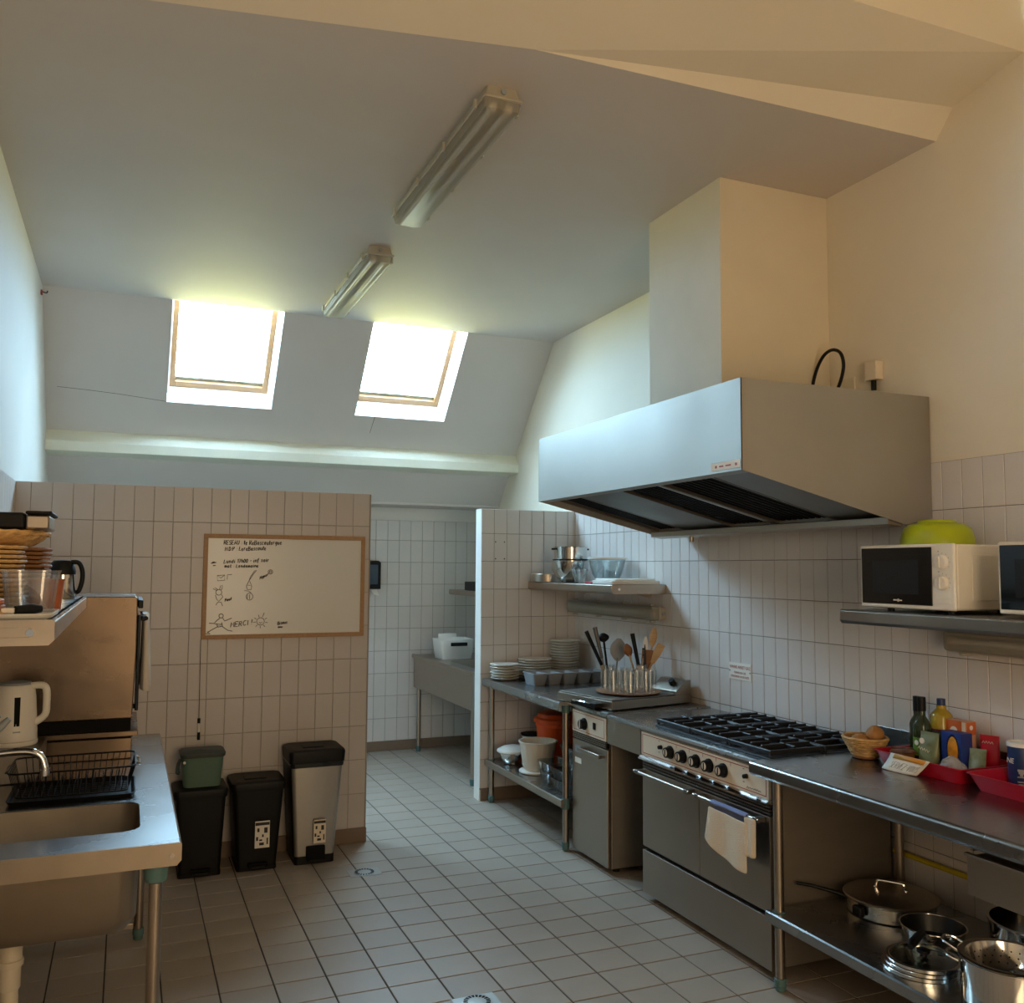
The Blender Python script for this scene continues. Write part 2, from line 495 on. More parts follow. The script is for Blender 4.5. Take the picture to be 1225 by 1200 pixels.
def lay_tiles(parent, origin, ux, uy, ulines, vlines, m, thick, joint, hidden=None, most=300):
    """lay tiles between the joint lines; ux, uy span the surface; the 300 that show largest are objects, the rest one part"""
    ux, uy = Vector(ux), Vector(uy)
    nz = ux.cross(uy)
    rot = Matrix((ux, uy, nz)).transposed().to_4x4()
    origin = Vector(origin)
    cells = []
    for i in range(len(ulines) - 1):
        for j in range(len(vlines) - 1):
            a, b = ulines[i + 1] - ulines[i] - joint, vlines[j + 1] - vlines[j] - joint
            if a < 0.01 or b < 0.01:
                continue
            c = origin + ux * (ulines[i] + ulines[i + 1]) / 2 + uy * (vlines[j] + vlines[j + 1]) / 2
            p = [img(c + ux * su * a / 2 + uy * sv * b / 2) for su, sv in ((-1, -1), (1, -1), (1, 1), (-1, 1))]
            area_px = 0
            if all(p) and any(0 < q[0] < 1225 and 0 < q[1] < 1200 for q in p) and not (hidden and hidden(c)):
                area_px = abs(sum(p[k][0] * p[(k + 1) % 4][1] - p[(k + 1) % 4][0] * p[k][1] for k in range(4))) / 2
            cells.append((area_px, c, a, b))
    cells.sort(key=lambda t: -t[0])
    cache, rest = {}, []
    for k, (ap, c, a, b) in enumerate(cells):
        if k < most and ap > 0:
            key = (round(a, 3), round(b, 3))
            if key not in cache:
                cache[key] = tile_mesh('tile', a, b, thick, m)
            o = bpy.data.objects.new('tile', cache[key])
            COL.objects.link(o)
            o.parent = parent
            mm = rot.copy()
            mm.translation = c
            o.matrix_local = mm
        else:
            rest.append((c, a, b))
    if rest:
        vs, fs = [], []
        for c, a, b in rest:
            k = len(vs)
            for z, e in ((0, 0), (thick, 0.0008)):
                for su, sv in ((-1, -1), (1, -1), (1, 1), (-1, 1)):
                    vs.append(c + ux * su * (a / 2 - e) + uy * sv * (b / 2 - e) + nz * z)
            fs += [(k, k + 1, k + 5, k + 4), (k + 1, k + 2, k + 6, k + 5), (k + 2, k + 3, k + 7, k + 6), (k + 3, k, k + 4, k + 7), (k + 4, k + 5, k + 6, k + 7)]
        me = bpy.data.meshes.new('tile_field')
        me.from_pydata([tuple(p) for p in vs], [], fs)
        me.materials.append(M[m])
        o = bpy.data.objects.new('tile_field', me)
        COL.objects.link(o)
        o.parent = parent
        o['kind'] = 'stuff'

def lines(first, pitch, lo, hi):
    k0 = math.floor((lo - first) / pitch)
    out = [lo]
    k = k0
    while first + k * pitch < hi:
        if first + k * pitch > lo + 0.004:
            out.append(first + k * pitch)
        k += 1
    if hi - out[-1] > 0.004:
        out.append(hi)
    return out

ZROWS = [0.087 + 0.202 * k for k in range(11)]        # 0.087 .. 2.107

# floor
fl = MB().box(XL - 0.15, XR + 0.15, YF - 0.15, YB + 0.15, -0.15, -0.003).build('floor', 'fgrout', smooth=False)
structure(fl, 'grey beige square tiled kitchen floor with dark joints', 'floor')
lay_tiles(fl, (0, 0, -0.008), (1, 0, 0), (0, 1, 0), lines(0.385, 0.2070, XL, XR), lines(3.052, 0.1920, YF, YB), 'ftile', 0.008, 0.006,
          hidden=lambda c: (c.x > 2.5 and c.y < 4.95) or (c.y > 5.55 and c.x < 1.4) or (c.x > 2.4 and 6.1 < c.y < 6.4))

# side walls follow the roof line
WALLPOLY = [(YF - 0.15, 0), (YB + 0.15, 0), (YB + 0.15, 2.3), (7.80, 2.3), (6.66, 3.56), (2.85, 3.56), (2.34, 3.78), (2.25, 4.42), (YF - 0.15, 4.42)]
wr = structure(MB().prism(WALLPOLY, 'x', XR, XR + 0.15).build('wall_right', 'creampaint', smooth=False),
               'cream plastered wall with white glazed tiles behind the cooker', 'wall')
wl = structure(MB().prism(WALLPOLY, 'x', XL - 0.15, XL).build('wall_left', 'paint', smooth=False),
               'cream plastered wall behind the sink and the oven', 'wall')
wb = structure(MB().box(XL, XR, YB, YB + 0.15, 0, 2.3).build('wall_back', 'paint', smooth=False),
               'white tiled wall at the far end behind the trough sink', 'wall')
# unseen wall behind the camera; its opening is added to go with the warm lamp
m = MB()
m.box(XL, 0.35, YF - 0.15, YF, 0, 4.42).box(1.55, XR, YF - 0.15, YF, 0, 4.42)
m.box(0.35, 1.55, YF - 0.15, YF, 0, 0.45).box(0.35, 1.55, YF - 0.15, YF, 2.65, 4.42)
structure(m.build('wall_rear', 'paint', smooth=False), 'cream wall with an added, unseen window opposite the whiteboard partition', 'wall')

rw_ = thing('window_3', 'added opaque window in the unseen wall behind the photographer', 'window', (0.95, YF, 0.45))
rw_['kind'] = 'structure'
MB(rw_).box(0.40, 1.50, YF - 0.10, YF - 0.08, 0.5, 2.6).build('pane', 'white', rw_, smooth=False)  # added solid panel, lets no light through; the warm lamp stands before it
fr = MB(rw_)
fr.box(0.35, 1.55, YF - 0.11, YF - 0.05, 0.45, 0.5).box(0.35, 1.55, YF - 0.11, YF - 0.05, 2.6, 2.65).box(0.35, 0.4, YF - 0.11, YF - 0.05, 0.5, 2.6).box(1.5, 1.55, YF - 0.11, YF - 0.05, 0.5, 2.6)
fr.build('frame', 'edgepaint', rw_, smooth=False)
# partitions
pl = structure(MB().box(XL, 1.383, YP + TT, YP + 0.105, 0, 2.104).build('wall_partition_left', 'tile_shaded', smooth=False),
               'head high white tiled partition with painted-in shade, carrying the whiteboard', 'partition')
pr = structure(MB().box(2.365, XR, YQ + TT, YQ + 0.115, 0, 2.085).build('wall_partition_right', 'edgepaint', smooth=False),
               'white tiled partition with a bright painted end beside the plates', 'partition')

def bed(parent, x0, x1, y0, y1, z0, z1, m):
    MB().box(x0, x1, y0, y1, z0, z1).build('grout_bed', m, parent, smooth=False)

bed(pl, XL, 1.383, YP + 0.003, YP + TT, 0.08, 2.104, 'grout2')
lay_tiles(pl, (0, YP + TT, 0), (1, 0, 0), (0, 0, 1), lines(0.129, 0.1038, XL + 0.004, 1.383), ZROWS, 'tile_shaded', TT, 0.0026)
bed(pr, 2.367, XR, YQ + 0.003, YQ + TT, 0.08, 2.083, 'grout')
lay_tiles(pr, (0, YQ + TT, 0), (1, 0, 0), (0, 0, 1), lines(2.464, 0.0997, 2.365, XR), ZROWS[:-1] + [2.085], 'tile', TT, 0.003)
bed(wb, 1.2, XR, YB - 0.004, YB, 0.08, 2.09, 'grout')
lay_tiles(wb, (0, YB, 0), (1, 0, 0), (0, 0, 1), lines(2.092, 0.1105, 1.2, XR), ZROWS[:-1] + [2.09], 'tile', TT, 0.003)
bed(wr, XR - 0.004, XR, 0.6, YQ, 0.08, 2.107, 'grout')
lay_tiles(wr, (XR, 0, 0), (0, -1, 0), (0, 0, 1), [-t for t in reversed(lines(3.788, 0.0983, 0.6, YQ))], ZROWS, 'tile', TT, 0.003,
          hidden=lambda c: (c.z > 1.9 and 3.0 < c.y < 4.6) or (c.z < 0.86 and c.y > 3.1) or c.y < 1.9)
bed(wl, XL, XL + 0.004, 2.0, YP, 0.08, 2.107, 'grout')
lay_tiles(wl, (XL, 0, 0), (0, 1, 0), (0, 0, 1), lines(5.5, 0.10, 2.0, YP), ZROWS, 'tile', TT, 0.003,
          hidden=lambda c: c.z < 1.6, most=60)

def baseboard(name, label, *bx):
    structure(MB().box(*bx).build(name, 'base', bevel=0.002), label, 'baseboard')
baseboard('baseboard_partition_left', 'brown tiled baseboard under the whiteboard partition', XL, 1.386, YP - 0.006, YP + 0.004, 0.001, 0.087)
baseboard('baseboard_partition_right', 'brown baseboard at the foot of the partition behind the low shelf', 2.372, XR - 0.01, YQ - 0.006, YQ + 0.004, 0.001, 0.087)
baseboard('baseboard_back', 'brown baseboard along the far tiled wall behind the trough sink', 1.2, XR - 0.01, YB - 0.016, YB - 0.006, 0.001, 0.087)
baseboard('baseboard_right', 'brown baseboard behind the cooker and the steel tables', XR - 0.012, XR - 0.001, 0.6, YQ - 0.012, 0.001, 0.087)

# ceiling: flat part, fold near the camera, raised part behind, slope with the roof windows
EDGE = [(XL, 3.19), (1.27, 2.84), (XR, 2.79)]
m = MB().prism([EDGE[0], EDGE[1], EDGE[2], (XR, 6.602), (XL, 6.602)], 'z', ZC, ZC + 0.1)
ce = structure(m.build('ceiling', 'ceilpaint', smooth=False), 'flat grey white plaster ceiling carrying two strip lamps', 'ceiling')
m = MB()
L0, M0, R0 = (XL, 3.19, ZC), (1.27, 2.84, ZC), (XR, 2.79, ZC)
A = (XR, 2.70, 3.594)
B = (XR, 2.367, 3.656)
BM, BL = (1.27, 2.40, 3.66), (XL, 2.55, 3.66)
m.add([L0, M0, R0, A, B, BM, BL], [(1, 2, 3), (0, 1, 5, 6), (1, 3, 4, 5)])
k = 0.0
m.add([B, BM, BL, (XR, 2.26, 4.32), (1.27, 2.26, 4.32), (XL, 2.40, 4.32), (XR, YF, 4.32), (XL, YF, 4.32)],
      [(0, 1, 4, 3), (1, 2, 5, 4), (3, 4, 5, 7, 6)])
structure(m.build('ceiling_fold', 'creampaint', smooth=False), 'cream folded ceiling edge rising above the hood', 'ceiling')

SD, SN = Vector((0, 0.677, -0.736)), Vector((0, 0.736, 0.677))
S0 = Vector((0, 6.6, ZC))
def sp(x, t, n):
    return S0 + Vector((x, 0, 0)) + SD * t + SN * n
def sbox(mb, x0, x1, t0, t1, n0, n1):
    v = [sp(x, t, n) for n in (n0, n1) for t in (t0, t1) for x in (x0, x1)]
    mb.add(v, [(0, 1, 3, 2), (4, 6, 7, 5), (0, 4, 5, 1), (2, 3, 7, 6), (0, 2, 6, 4), (1, 5, 7, 3)])
TW, TE, RD = 0.838, 1.742, 0.20
WIN = [(0.228, 0.985), (1.640, 2.390)]
m = MB()
sbox(m, XL, WIN[0][0], -0.02, TW, 0, RD)
sbox(m, WIN[0][1], WIN[1][0], -0.02, TW, 0, RD)
sbox(m, WIN[1][1], XR, -0.02, TW, 0, RD)
sbox(m, XL, XR, TW, TE, 0, RD)
m.box(XL, XR, 7.76, YB, 2.206, 2.30)
structure(m.build('ceiling_slope', 'ceilpaint', smooth=False), 'sloping white plaster under the roof with two roof windows', 'ceiling')
for i, (a, b) in enumerate(WIN):
    o = thing('window_%d' % (i + 1), ['roof window with a pine frame, farther from the cooker hood', 'roof window with a pine frame, closer to the cooker hood'][i],
              'skylight', sp((a + b) / 2, TW, RD))
    o['kind'] = 'structure'
    fr = MB(o)
    for q in ((a, a + 0.016, -0.12, TW), (b - 0.016, b, -0.12, TW), (a + 0.016, b - 0.016, TW - 0.016, TW)):
        sbox(fr, *q, RD - 0.07, RD + 0.07)
    fr.build('lining', 'edgepaint', o, smooth=False)
    s = MB(o)
    for q in ((a + 0.016, a + 0.056, -0.12, TW - 0.016), (b - 0.056, b - 0.016, -0.12, TW - 0.016), (a + 0.056, b - 0.056, TW - 0.066, TW - 0.016), (a + 0.056, b - 0.056, -0.12, -0.06)):
        sbox(s, *q, RD - 0.01, RD + 0.05)
    s.build('sash', 'wood', o, smooth=False, bevel=0.003)
    g = MB(o)
    sbox(g, a + 0.05, b - 0.05, -0.08, TW - 0.05, RD + 0.018, RD + 0.022)
    g.build('pane', 'pane', o, smooth=False)
    s = MB(o)
    sbox(s, a + 0.056, b - 0.056, TW - 0.09, TW - 0.066, RD + 0.024, RD + 0.04)
    s.build('outer_bar', 'lamp', o, smooth=False)

# boxed beam across the slope
m = MB().prism([(7.385, 2.655), (7.305, 2.555), (7.312, 2.485), (7.56, 2.470)], 'x', XL, XR)
structure(m.build('trim_1', 'beam', smooth=False, bevel=0.004), 'boxed beam painted off white running under the roof windows', 'beam')

# boxed-in duct above the hood
m = MB().box(2.495, XR, 3.455, 4.086, 2.392, ZC)
structure(m.build('wall_duct', 'duct', smooth=False, bevel=0.003), 'boxed-in cream duct rising from the hood to the ceiling', 'duct')

# ------------------------------------------------------------------ cooker hood
T = thing('cooker_hood', 'large boxy stainless steel extractor hood over the cooker', 'hood', (2.64, 3.79, 1.84))
HY0, HY1, HXF, HXB = 2.857, 4.73, 2.15, XR - 0.009
SIDE = [(HXF, 2.39), (HXB, 2.39), (HXB, 1.872), (2.97, 1.842), (HXF, 2.033)]
MB(T).box(HXF, HXF + 0.003, HY0, HY1, 2.033, 2.39).build('front_panel', 'hood', T, smooth=False)
MB(T).prism(SIDE, 'y', HY0, HY0 + 0.003).build('side_panel', 'hood', T, smooth=False)
MB(T).prism(SIDE, 'y', HY1 - 0.003, HY1).build('side_panel', 'hood', T, smooth=False)
MB(T).box(HXF + 0.003, HXB, HY0 + 0.003, HY1 - 0.003, 2.386, 2.39).build('top_panel', 'hood', T, smooth=False)
MB(T).box(HXB - 0.003, HXB, HY0 + 0.003, HY1 - 0.003, 1.872, 2.386).build('back_panel', 'steeldark', T, smooth=False)
def hs(x):                                            # the sloping underside, a little above the rim
    return 2.062 - (x - 2.17) * (2.062 - 1.876) / (2.93 - 2.17)
def slab(mb, y0, y1, x0, x1, up0, up1):
    mb.prism([(x0, hs(x0) + up0), (x1, hs(x1) + up0), (x1, hs(x1) + up1), (x0, hs(x0) + up1)], 'y', y0, y1)
lip = MB(T)
slab(lip, HY0 + 0.003, HY1 - 0.003, HXF + 0.003, 2.20, -0.028, -0.022)
lip.build('front_lip', 'hood', T, smooth=False)
for y0, y1 in ((3.98, 4.41), (2.862, 3.20)):
    q = MB(T)
    slab(q, y0, y1, 2.19, 2.93, 0, 0.004)
    q.build('blank_panel', 'steeldark', T, smooth=False)
for y0, y1 in ((4.41, 4.70), (3.63, 3.98), (3.20, 3.605)):
    fl_ = MB(T)
    slab(fl_, y0 + 0.012, y1 - 0.012, 2.20, 2.92, 0.03, 0.034)
    n = 9
    for k in range(n):
        ya = y0 + 0.02 + (y1 - y0 - 0.04) * k / n
        slab(fl_, ya, ya + (y1 - y0 - 0.04) / n * 0.55, 2.20, 2.92, 0.012, 0.02)
    f_ = fl_.build('grease_filter', 'blackm', T, smooth=False)
    fr = MB(T)
    for a, b, c, d in ((y0, y0 + 0.012, 2.19, 2.93), (y1 - 0.012, y1, 2.19, 2.93), (y0, y1, 2.19, 2.2), (y0, y1, 2.92, 2.93)):
        slab(fr, a, b, c, d, -0.002, 0.012)
    fr.build('filter_frame', 'steeldark', f_, smooth=False)
q = MB(T)
slab(q, 3.606, 3.629, 2.19, 2.93, -0.004, 0.01)
q.build('divider', 'steel', T, smooth=False)
MB(T).prism([(2.885, 1.872), (2.965, 1.862), (2.965, 1.838), (2.955, 1.834), (2.885, 1.842)], 'y', HY0 + 0.01, HY1 - 0.01).build('grease_channel', 'steel', T, smooth=False, bevel=0.002)
MB(T).cyl((2.93, 4.36, 1.838), (2.93, 4.36, 1.808), 0.012).build('drain_spout', 'steel', T)
p_ = MB(T).box(HXF - 0.002, HXF, 2.868, 3.055, 2.044, 2.074).build('name_plate', 'cream', T, smooth=False)
q = MB(T)
for y, a, b in ((3.02, 0.012, 0.010), (2.985, 0.028, 0.006), (2.94, 0.035, 0.006), (2.89, 0.012, 0.010)):
    q.box(HXF - 0.0026, HXF - 0.002, y - a / 2, y + a / 2, 2.058 - b / 2, 2.058 + b / 2)
q.build('plate_print', 'red', p_, smooth=False)

# cable loop and socket above the hood
pts = [(3.02, 3.47, 2.391), (3.02, 3.463, 2.50), (3.02, 3.43, 2.60), (3.02, 3.38, 2.665), (3.02, 3.32, 2.685), (3.02, 3.265, 2.66), (3.02, 3.245, 2.60),
       (3.02, 3.265, 2.53), (3.02, 3.31, 2.46), (3.02, 3.35, 2.42), (3.02, 3.40, 2.403), (3.02, 3.45, 2.402)]
def smoothpath(p, n=4, closed=False):
    p = [Vector(q) for q in p]
    out = []
    N = len(p)
    for i in range(N if closed else N - 1):
        a = p[i - 1] if (i > 0 or closed) else p[0]
        b, c = p[i], p[(i + 1) % N]
        d = p[(i + 2) % N] if (i + 2 < N or closed) else p[-1]
        for k in range(n):
            t = k / n
            out.append(0.5 * ((2 * b) + (c - a) * t + (2 * a - 5 * b + 4 * c - d) * t * t + (3 * b - a - 3 * c + d) * t ** 3))
    if not closed:
        out.append(p[-1])
    return out
o = MB().tube(smoothpath(pts), 0.008, 8).build('power_cable', 'black')
tag(o, 'black cable standing up in a loop on top of the hood', 'cable')
T = thing('wall_socket', 'cream socket box with a plug on the wall above the hood', 'socket', (XR, 3.15, 2.52))
MB(T).box(XR - 0.045, XR - 0.0005, 3.115, 3.185, 2.515, 2.60).build('box', 'cream', T, bevel=0.004)
MB(T).cyl((XR - 0.025, 3.15, 2.515), (XR - 0.025, 3.15, 2.47), 0.012).build('cable_gland', 'black', T)
T = thing('junction_plate', 'small painted cover plate on the duct side behind the black cable', 'socket', (XR, 3.32, 2.5))
MB(T).box(XR - 0.012, XR - 0.0005, 3.285, 3.355, 2.47, 2.56).build('plate', 'duct', T, bevel=0.002)
MB(T).cyl((XR - 0.012, 3.305, 2.50), (XR - 0.015, 3.305, 2.50), 0.004).build('screw', 'steel', T)

# ------------------------------------------------------------------ strip lamps
def batten(name, label, cat, loc, length, rot=None, group=None, w=1.0, tubes=(-0.032, 0.032)):
    """lamp along local +Y, hanging from local z = 0 downwards"""
    T = thing(name, label, cat, loc, group=group)
    if rot:
        T.rotation_euler = rot
    L = length
    MB().loft([MB().rring(0, L / 2, 0.062 * w, L / 2 - 0.012, 0.012, 0.0), MB().rring(0, L / 2, 0.074 * w, L / 2, 0.014, -0.048)]).build('housing', 'lamp', T)
    MB().loft([MB().rring(0, L / 2, 0.083 * w, L / 2 + 0.008, 0.016, -0.046), MB().rring(0, L / 2, 0.083 * w, L / 2 + 0.008, 0.016, -0.056)]).build('gasket_rim', 'lamp', T, bevel=0.002)
    r = MB()
    r.loft([r.rring(0, L / 2, 0.076 * w, L / 2 - 0.002, 0.016, -0.0562), r.rring(0, L / 2, 0.070 * w, L / 2 - 0.010, 0.016, -0.088), r.rring(0, L / 2, 0.052 * w, L / 2 - 0.03, 0.016, -0.100)])
    r.build('diffuser', 'diff', T)
    for sx in tubes:
        MB().cyl((sx, 0.07, -0.074), (sx, L - 0.07, -0.074), 0.0125, seg=12).build('tube', 'tube', T)
    for y in (0.045, L - 0.045):
        for sx in tubes:
            MB().box(sx - 0.014, sx + 0.014, y - 0.022, y + 0.022, -0.088, -0.058).build('tube_holder', 'cream', T, bevel=0.004)
    for sx in (-1, 1):
        for k in range(4):
            y = 0.08 + (L - 0.16) * k / 3
            MB().box(min(sx * 0.082 * w, sx * (0.082 * w + 0.011)), max(sx * 0.082 * w, sx * (0.082 * w + 0.011)), y - 0.012, y + 0.012, -0.072, -0.034).build('clip', 'lamp', T, bevel=0.003)
    MB().cyl((0.0, 0.008, -0.024), (0.0, -0.006, -0.024), 0.011, seg=12).build('cable_entry', 'greyplastic', T)
    return T
batten('ceiling_lamp', 'dusty strip lamp on the ceiling, nearer to the fold', 'lamp', (1.262, 3.11, ZC - 0.0005), 1.31, group='strip lamps')
batten('ceiling_lamp', 'dusty strip lamp on the ceiling close to the roof windows', 'lamp', (1.272, 4.99, ZC - 0.0005), 1.29, group='strip lamps')
wall_rot = Matrix(((0, 0, 1), (0, 1, 0), (-1, 0, 0))).to_euler()      # local -z looks to -X
batten('wall_lamp', 'strip lamp on the tiles below the shelf of steel bowls', 'lamp', (XR - TT - 0.0005, 4.925, 1.375), 1.24, rot=wall_rot, group='strip lamps', w=0.58, tubes=(0.0,))
batten('wall_lamp', 'strip lamp on the tiles below the microwave shelf', 'lamp', (XR - TT - 0.0005, 1.50, 1.375), 1.25, rot=wall_rot, group='strip lamps', w=0.58, tubes=(0.0,))

# ------------------------------------------------------------------ wall shelves
def steel_shelf(name, label, x0, x1, y0, y1, ztop, lipdir, h=0.058, screws=True):
    """x1 is the wall side when lipdir = -1 (lip to -X), x0 the wall side when lipdir = +1"""
    T = thing(name, label, 'shelf', ((x0 + x1) / 2, (y0 + y1) / 2, ztop - h))
    MB(T).box(x0 + 0.004, x1 - 0.002, y0 + 0.004, y1 - 0.004, ztop - 0.004, ztop).build('shelf_top', 'steeltop', T, smooth=False)
    xf = x0 if lipdir < 0 else x1
    c = 0.012
    prof = [(xf, ztop - 0.006), (xf - lipdir * 0.006, ztop), (xf - lipdir * 0.02, ztop), (xf - lipdir * 0.02, ztop - h), (xf - lipdir * c, ztop - h), (xf, ztop - h + c)]
    MB(T).prism(prof, 'y', y0 + 0.003, y1 - 0.003).build('front_lip', 'steel', T, smooth=False, bevel=0.002)
    xa, xb = min(x0, x1), max(x0, x1)
    for ya, yb in ((y0, y0 + 0.003), (y1 - 0.003, y1)):
        if lipdir < 0:
            pr_ = [(xa + c, ztop - h), (xb, ztop - h), (xb, ztop - 0.001), (xa + 0.003, ztop - 0.001), (xa, ztop - h + c)]
        else:
            pr_ = [(xb - c, ztop - h), (xa, ztop - h), (xa, ztop - 0.001), (xb - 0.003, ztop - 0.001), (xb, ztop - h + c)]
        e = MB(T).prism(pr_, 'y', ya, yb).build('end_cap', 'steel', T, smooth=False)
        if screws and ya == y0:
            xs = xa + 0.05 if lipdir < 0 else xb - 0.05
            MB(T).cyl((xs, ya, ztop - h / 2), (xs, ya - 0.003, ztop - h / 2), 0.0085, seg=12).build('screw', 'chrome', e)
            MB(T).box(min(xs, xs + (0.05 if lipdir < 0 else -0.12)) , max(xs, xs + (0.05 if lipdir < 0 else -0.12)), ya - 0.0015, ya, ztop - h * 0.68, ztop - h * 0.3).build('embossed_plate', 'steel', e, bevel=0.001) if lipdir > 0 else None
    wallx = x1 if lipdir < 0 else x0
    for y in (y0 + 0.18, y1 - 0.18):
        s = -1 if lipdir < 0 else 1
        MB(T).prism([(wallx, ztop - 0.006), (wallx + s * 0.28, ztop - 0.006), (wallx + s * 0.28, ztop - 0.02), (wallx + s * 0.02, ztop - h - 0.03), (wallx, ztop - h - 0.03)], 'y', y - 0.002, y + 0.002).build('bracket', 'steel', T, smooth=False)
    return T
XW = XR - TT - 0.0006
steel_shelf('wall_shelf', 'stainless wall shelf in the corner holding steel bowls and chopping boards', 2.735, XW, 4.93, YQ - 0.001, 1.556, -1)
steel_shelf('wall_shelf', 'dark stainless wall shelf carrying the microwave ovens', 2.72, XW, 1.2, 2.975, 1.492, -1)
steel_shelf('wall_shelf', 'stainless wall shelf above the sink stacked with baskets and glass dishes', XL + TT + 0.0006, -0.145, 2.31, 4.055, 1.53, +1)
steel_shelf('wall_shelf', 'small shelf end peeping out past the far partition', 2.73, XR - 0.0006, 6.5, 7.99, 1.458, -1, h=0.046)

# ------------------------------------------------------------------ microwaves
def microwave(label, y1, wid):
    x0, x1, z0, z1 = 2.752, 3.085, 1.508, 1.752
    y0 = y1 - wid
    T = thing('microwave', label, 'microwave', ((x0 + x1) / 2, (y0 + y1) / 2, 1.4925), group='microwaves on the shelf')
    MB(T).box(x0 + 0.018, x1, y0 + 0.003, y1 - 0.003, z0, z1 - 0.003).build('body', 'white', T, bevel=0.006)
    MB(T).box(x0, x0 + 0.018, y0, y1, z0 - 0.002, z1).build('front_frame', 'white', T, bevel=0.008, seg=3)
    d = MB(T).box(x0 - 0.004, x0, y0 + 0.098, y1 - 0.012, z0 + 0.014, z1 - 0.012).build('door', 'dglass', T, bevel=0.003)
    MB(T).box(x0 - 0.0046, x0 - 0.004, y0 + 0.16, y1 - 0.07, z0 + 0.055, z1 - 0.06).build('door_window', 'dscreen', d, smooth=False)
    q = MB(T)
    yc = (y0 + y1) / 2 + 0.03
    q.cyl((x0 - 0.004, yc, z0 + 0.03), (x0 - 0.0046, yc, z0 + 0.03), 0.006, seg=12)
    q.box(x0 - 0.0046, x0 - 0.004, yc + 0.002, yc + 0.025, z0 + 0.028, z0 + 0.033).box(x0 - 0.0046, x0 - 0.004, yc - 0.018, yc - 0.002, z0 + 0.027, z0 + 0.032)
    q.build('door_mark', 'white', d, smooth=False)
    for z in (z0 + 0.175, z0 + 0.10):
        kn = MB(T)
        kn.cyl((x0, y0 + 0.052, z), (x0 - 0.016, y0 + 0.052, z), 0.027, 0.024, seg=24)
        k_ = kn.build('knob', 'white', T, bevel=0.002)
        MB(T).box(x0 - 0.0205, x0 - 0.016, y0 + 0.050, y0 + 0.054, z - 0.02, z + 0.02).build('knob_grip', 'white', k_, bevel=0.001)
        q = MB(T)
        for a in range(-120, 121, 30):
            t = math.radians(a)
            q.box(x0 - 0.0006, x0, y0 + 0.052 + 0.033 * math.sin(t) - 0.001, y0 + 0.052 + 0.033 * math.sin(t) + 0.001, z + 0.033 * math.cos(t) - 0.002, z + 0.033 * math.cos(t) + 0.002)
        q.box(x0 - 0.0006, x0, y0 + 0.066, y0 + 0.072, z + 0.038, z + 0.042)
        q.build('dial_marks', 'greyplastic', T, smooth=False)
    MB(T).box(x0 - 0.003, x0, y0 + 0.022, y0 + 0.082, z0 + 0.022, z0 + 0.044).build('door_button', 'white', T, bevel=0.001)
    MB(T).box(x0 + 0.09, x1 - 0.03, y0 - 0.0, y0 + 0.0032, z0 + 0.035, z1 - 0.04).build('side_pressing', 'white', T, bevel=0.003)
    for x in (x0 + 0.04, x1 - 0.04):
        for y in (y0 + 0.05, y1 - 0.12):
            MB(T).cyl((x, y, 1.4926), (x, y, z0), 0.014, seg=12).build('foot', 'black', T)
    return T
microwave('white microwave with black door under the lime green bowl', 2.888, 0.46)
microwave('white microwave with black door cut off at the edge of the picture', 2.25, 0.46)
T = thing('salad_bowl', 'lime green plastic bowl turned upside down on the microwave', 'bowl', (2.94, 2.67, 1.7525))
MB(T).lathe((2.94, 2.67, 1.7525), [(0.138, 0.0), (0.138, 0.004), (0.134, 0.03), (0.122, 0.066), (0.100, 0.083), (0.094, 0.083), (0.116, 0.062), (0.129, 0.028), (0.133, 0.0)], 40).build('bowl_wall', 'lime', T)
MB(T).lathe((2.94, 2.67, 1.7525), [(0.099, 0.0835), (0.075, 0.086), (0.068, 0.097), (0.062, 0.097), (0.06, 0.0805), (0.0, 0.0805)], 40).build('foot_ring', 'lime', T)

# ------------------------------------------------------------------ work tables on the right
def leg(T, x, y, z1, r=0.019, foot=True, z0=0.0):
    l = MB(T).cyl((x, y, z0 + 0.035), (x, y, z1), r, seg=20).build('leg', 'steel', T)
    if foot:
        MB(T).lathe((x, y, z0), [(0.017, 0.0), (0.020, 0.004), (0.020, 0.018), (0.0235, 0.022), (0.0235, 0.048), (0.021, 0.05)], 20).build('foot', 'teal', l)
    return l

def top_with_lip(T, x0, x1, y0, y1, zt, name='worktop', h=0.055, ends=True):
    MB(T).box(x0 + 0.014, x1, y0, y1, zt - 0.022, zt).build(name, 'steeltop', T, smooth=False)
    pf = [(x0 + 0.014, zt)]
    for k in range(7):
        t = math.radians(90 + 90 * k / 6)
        pf.append((x0 + 0.014 + 0.014 * math.cos(t), zt - 0.014 + 0.014 * math.sin(t)))
    pf += [(x0, zt - h + 0.012), (x0 + 0.010, zt - h), (x0 + 0.022, zt - h), (x0 + 0.022, zt - 0.022), (x0 + 0.014, zt - 0.022)]
    MB(T).prism(pf[1:], 'y', y0, y1).build('front_edge', 'steeltop', T)

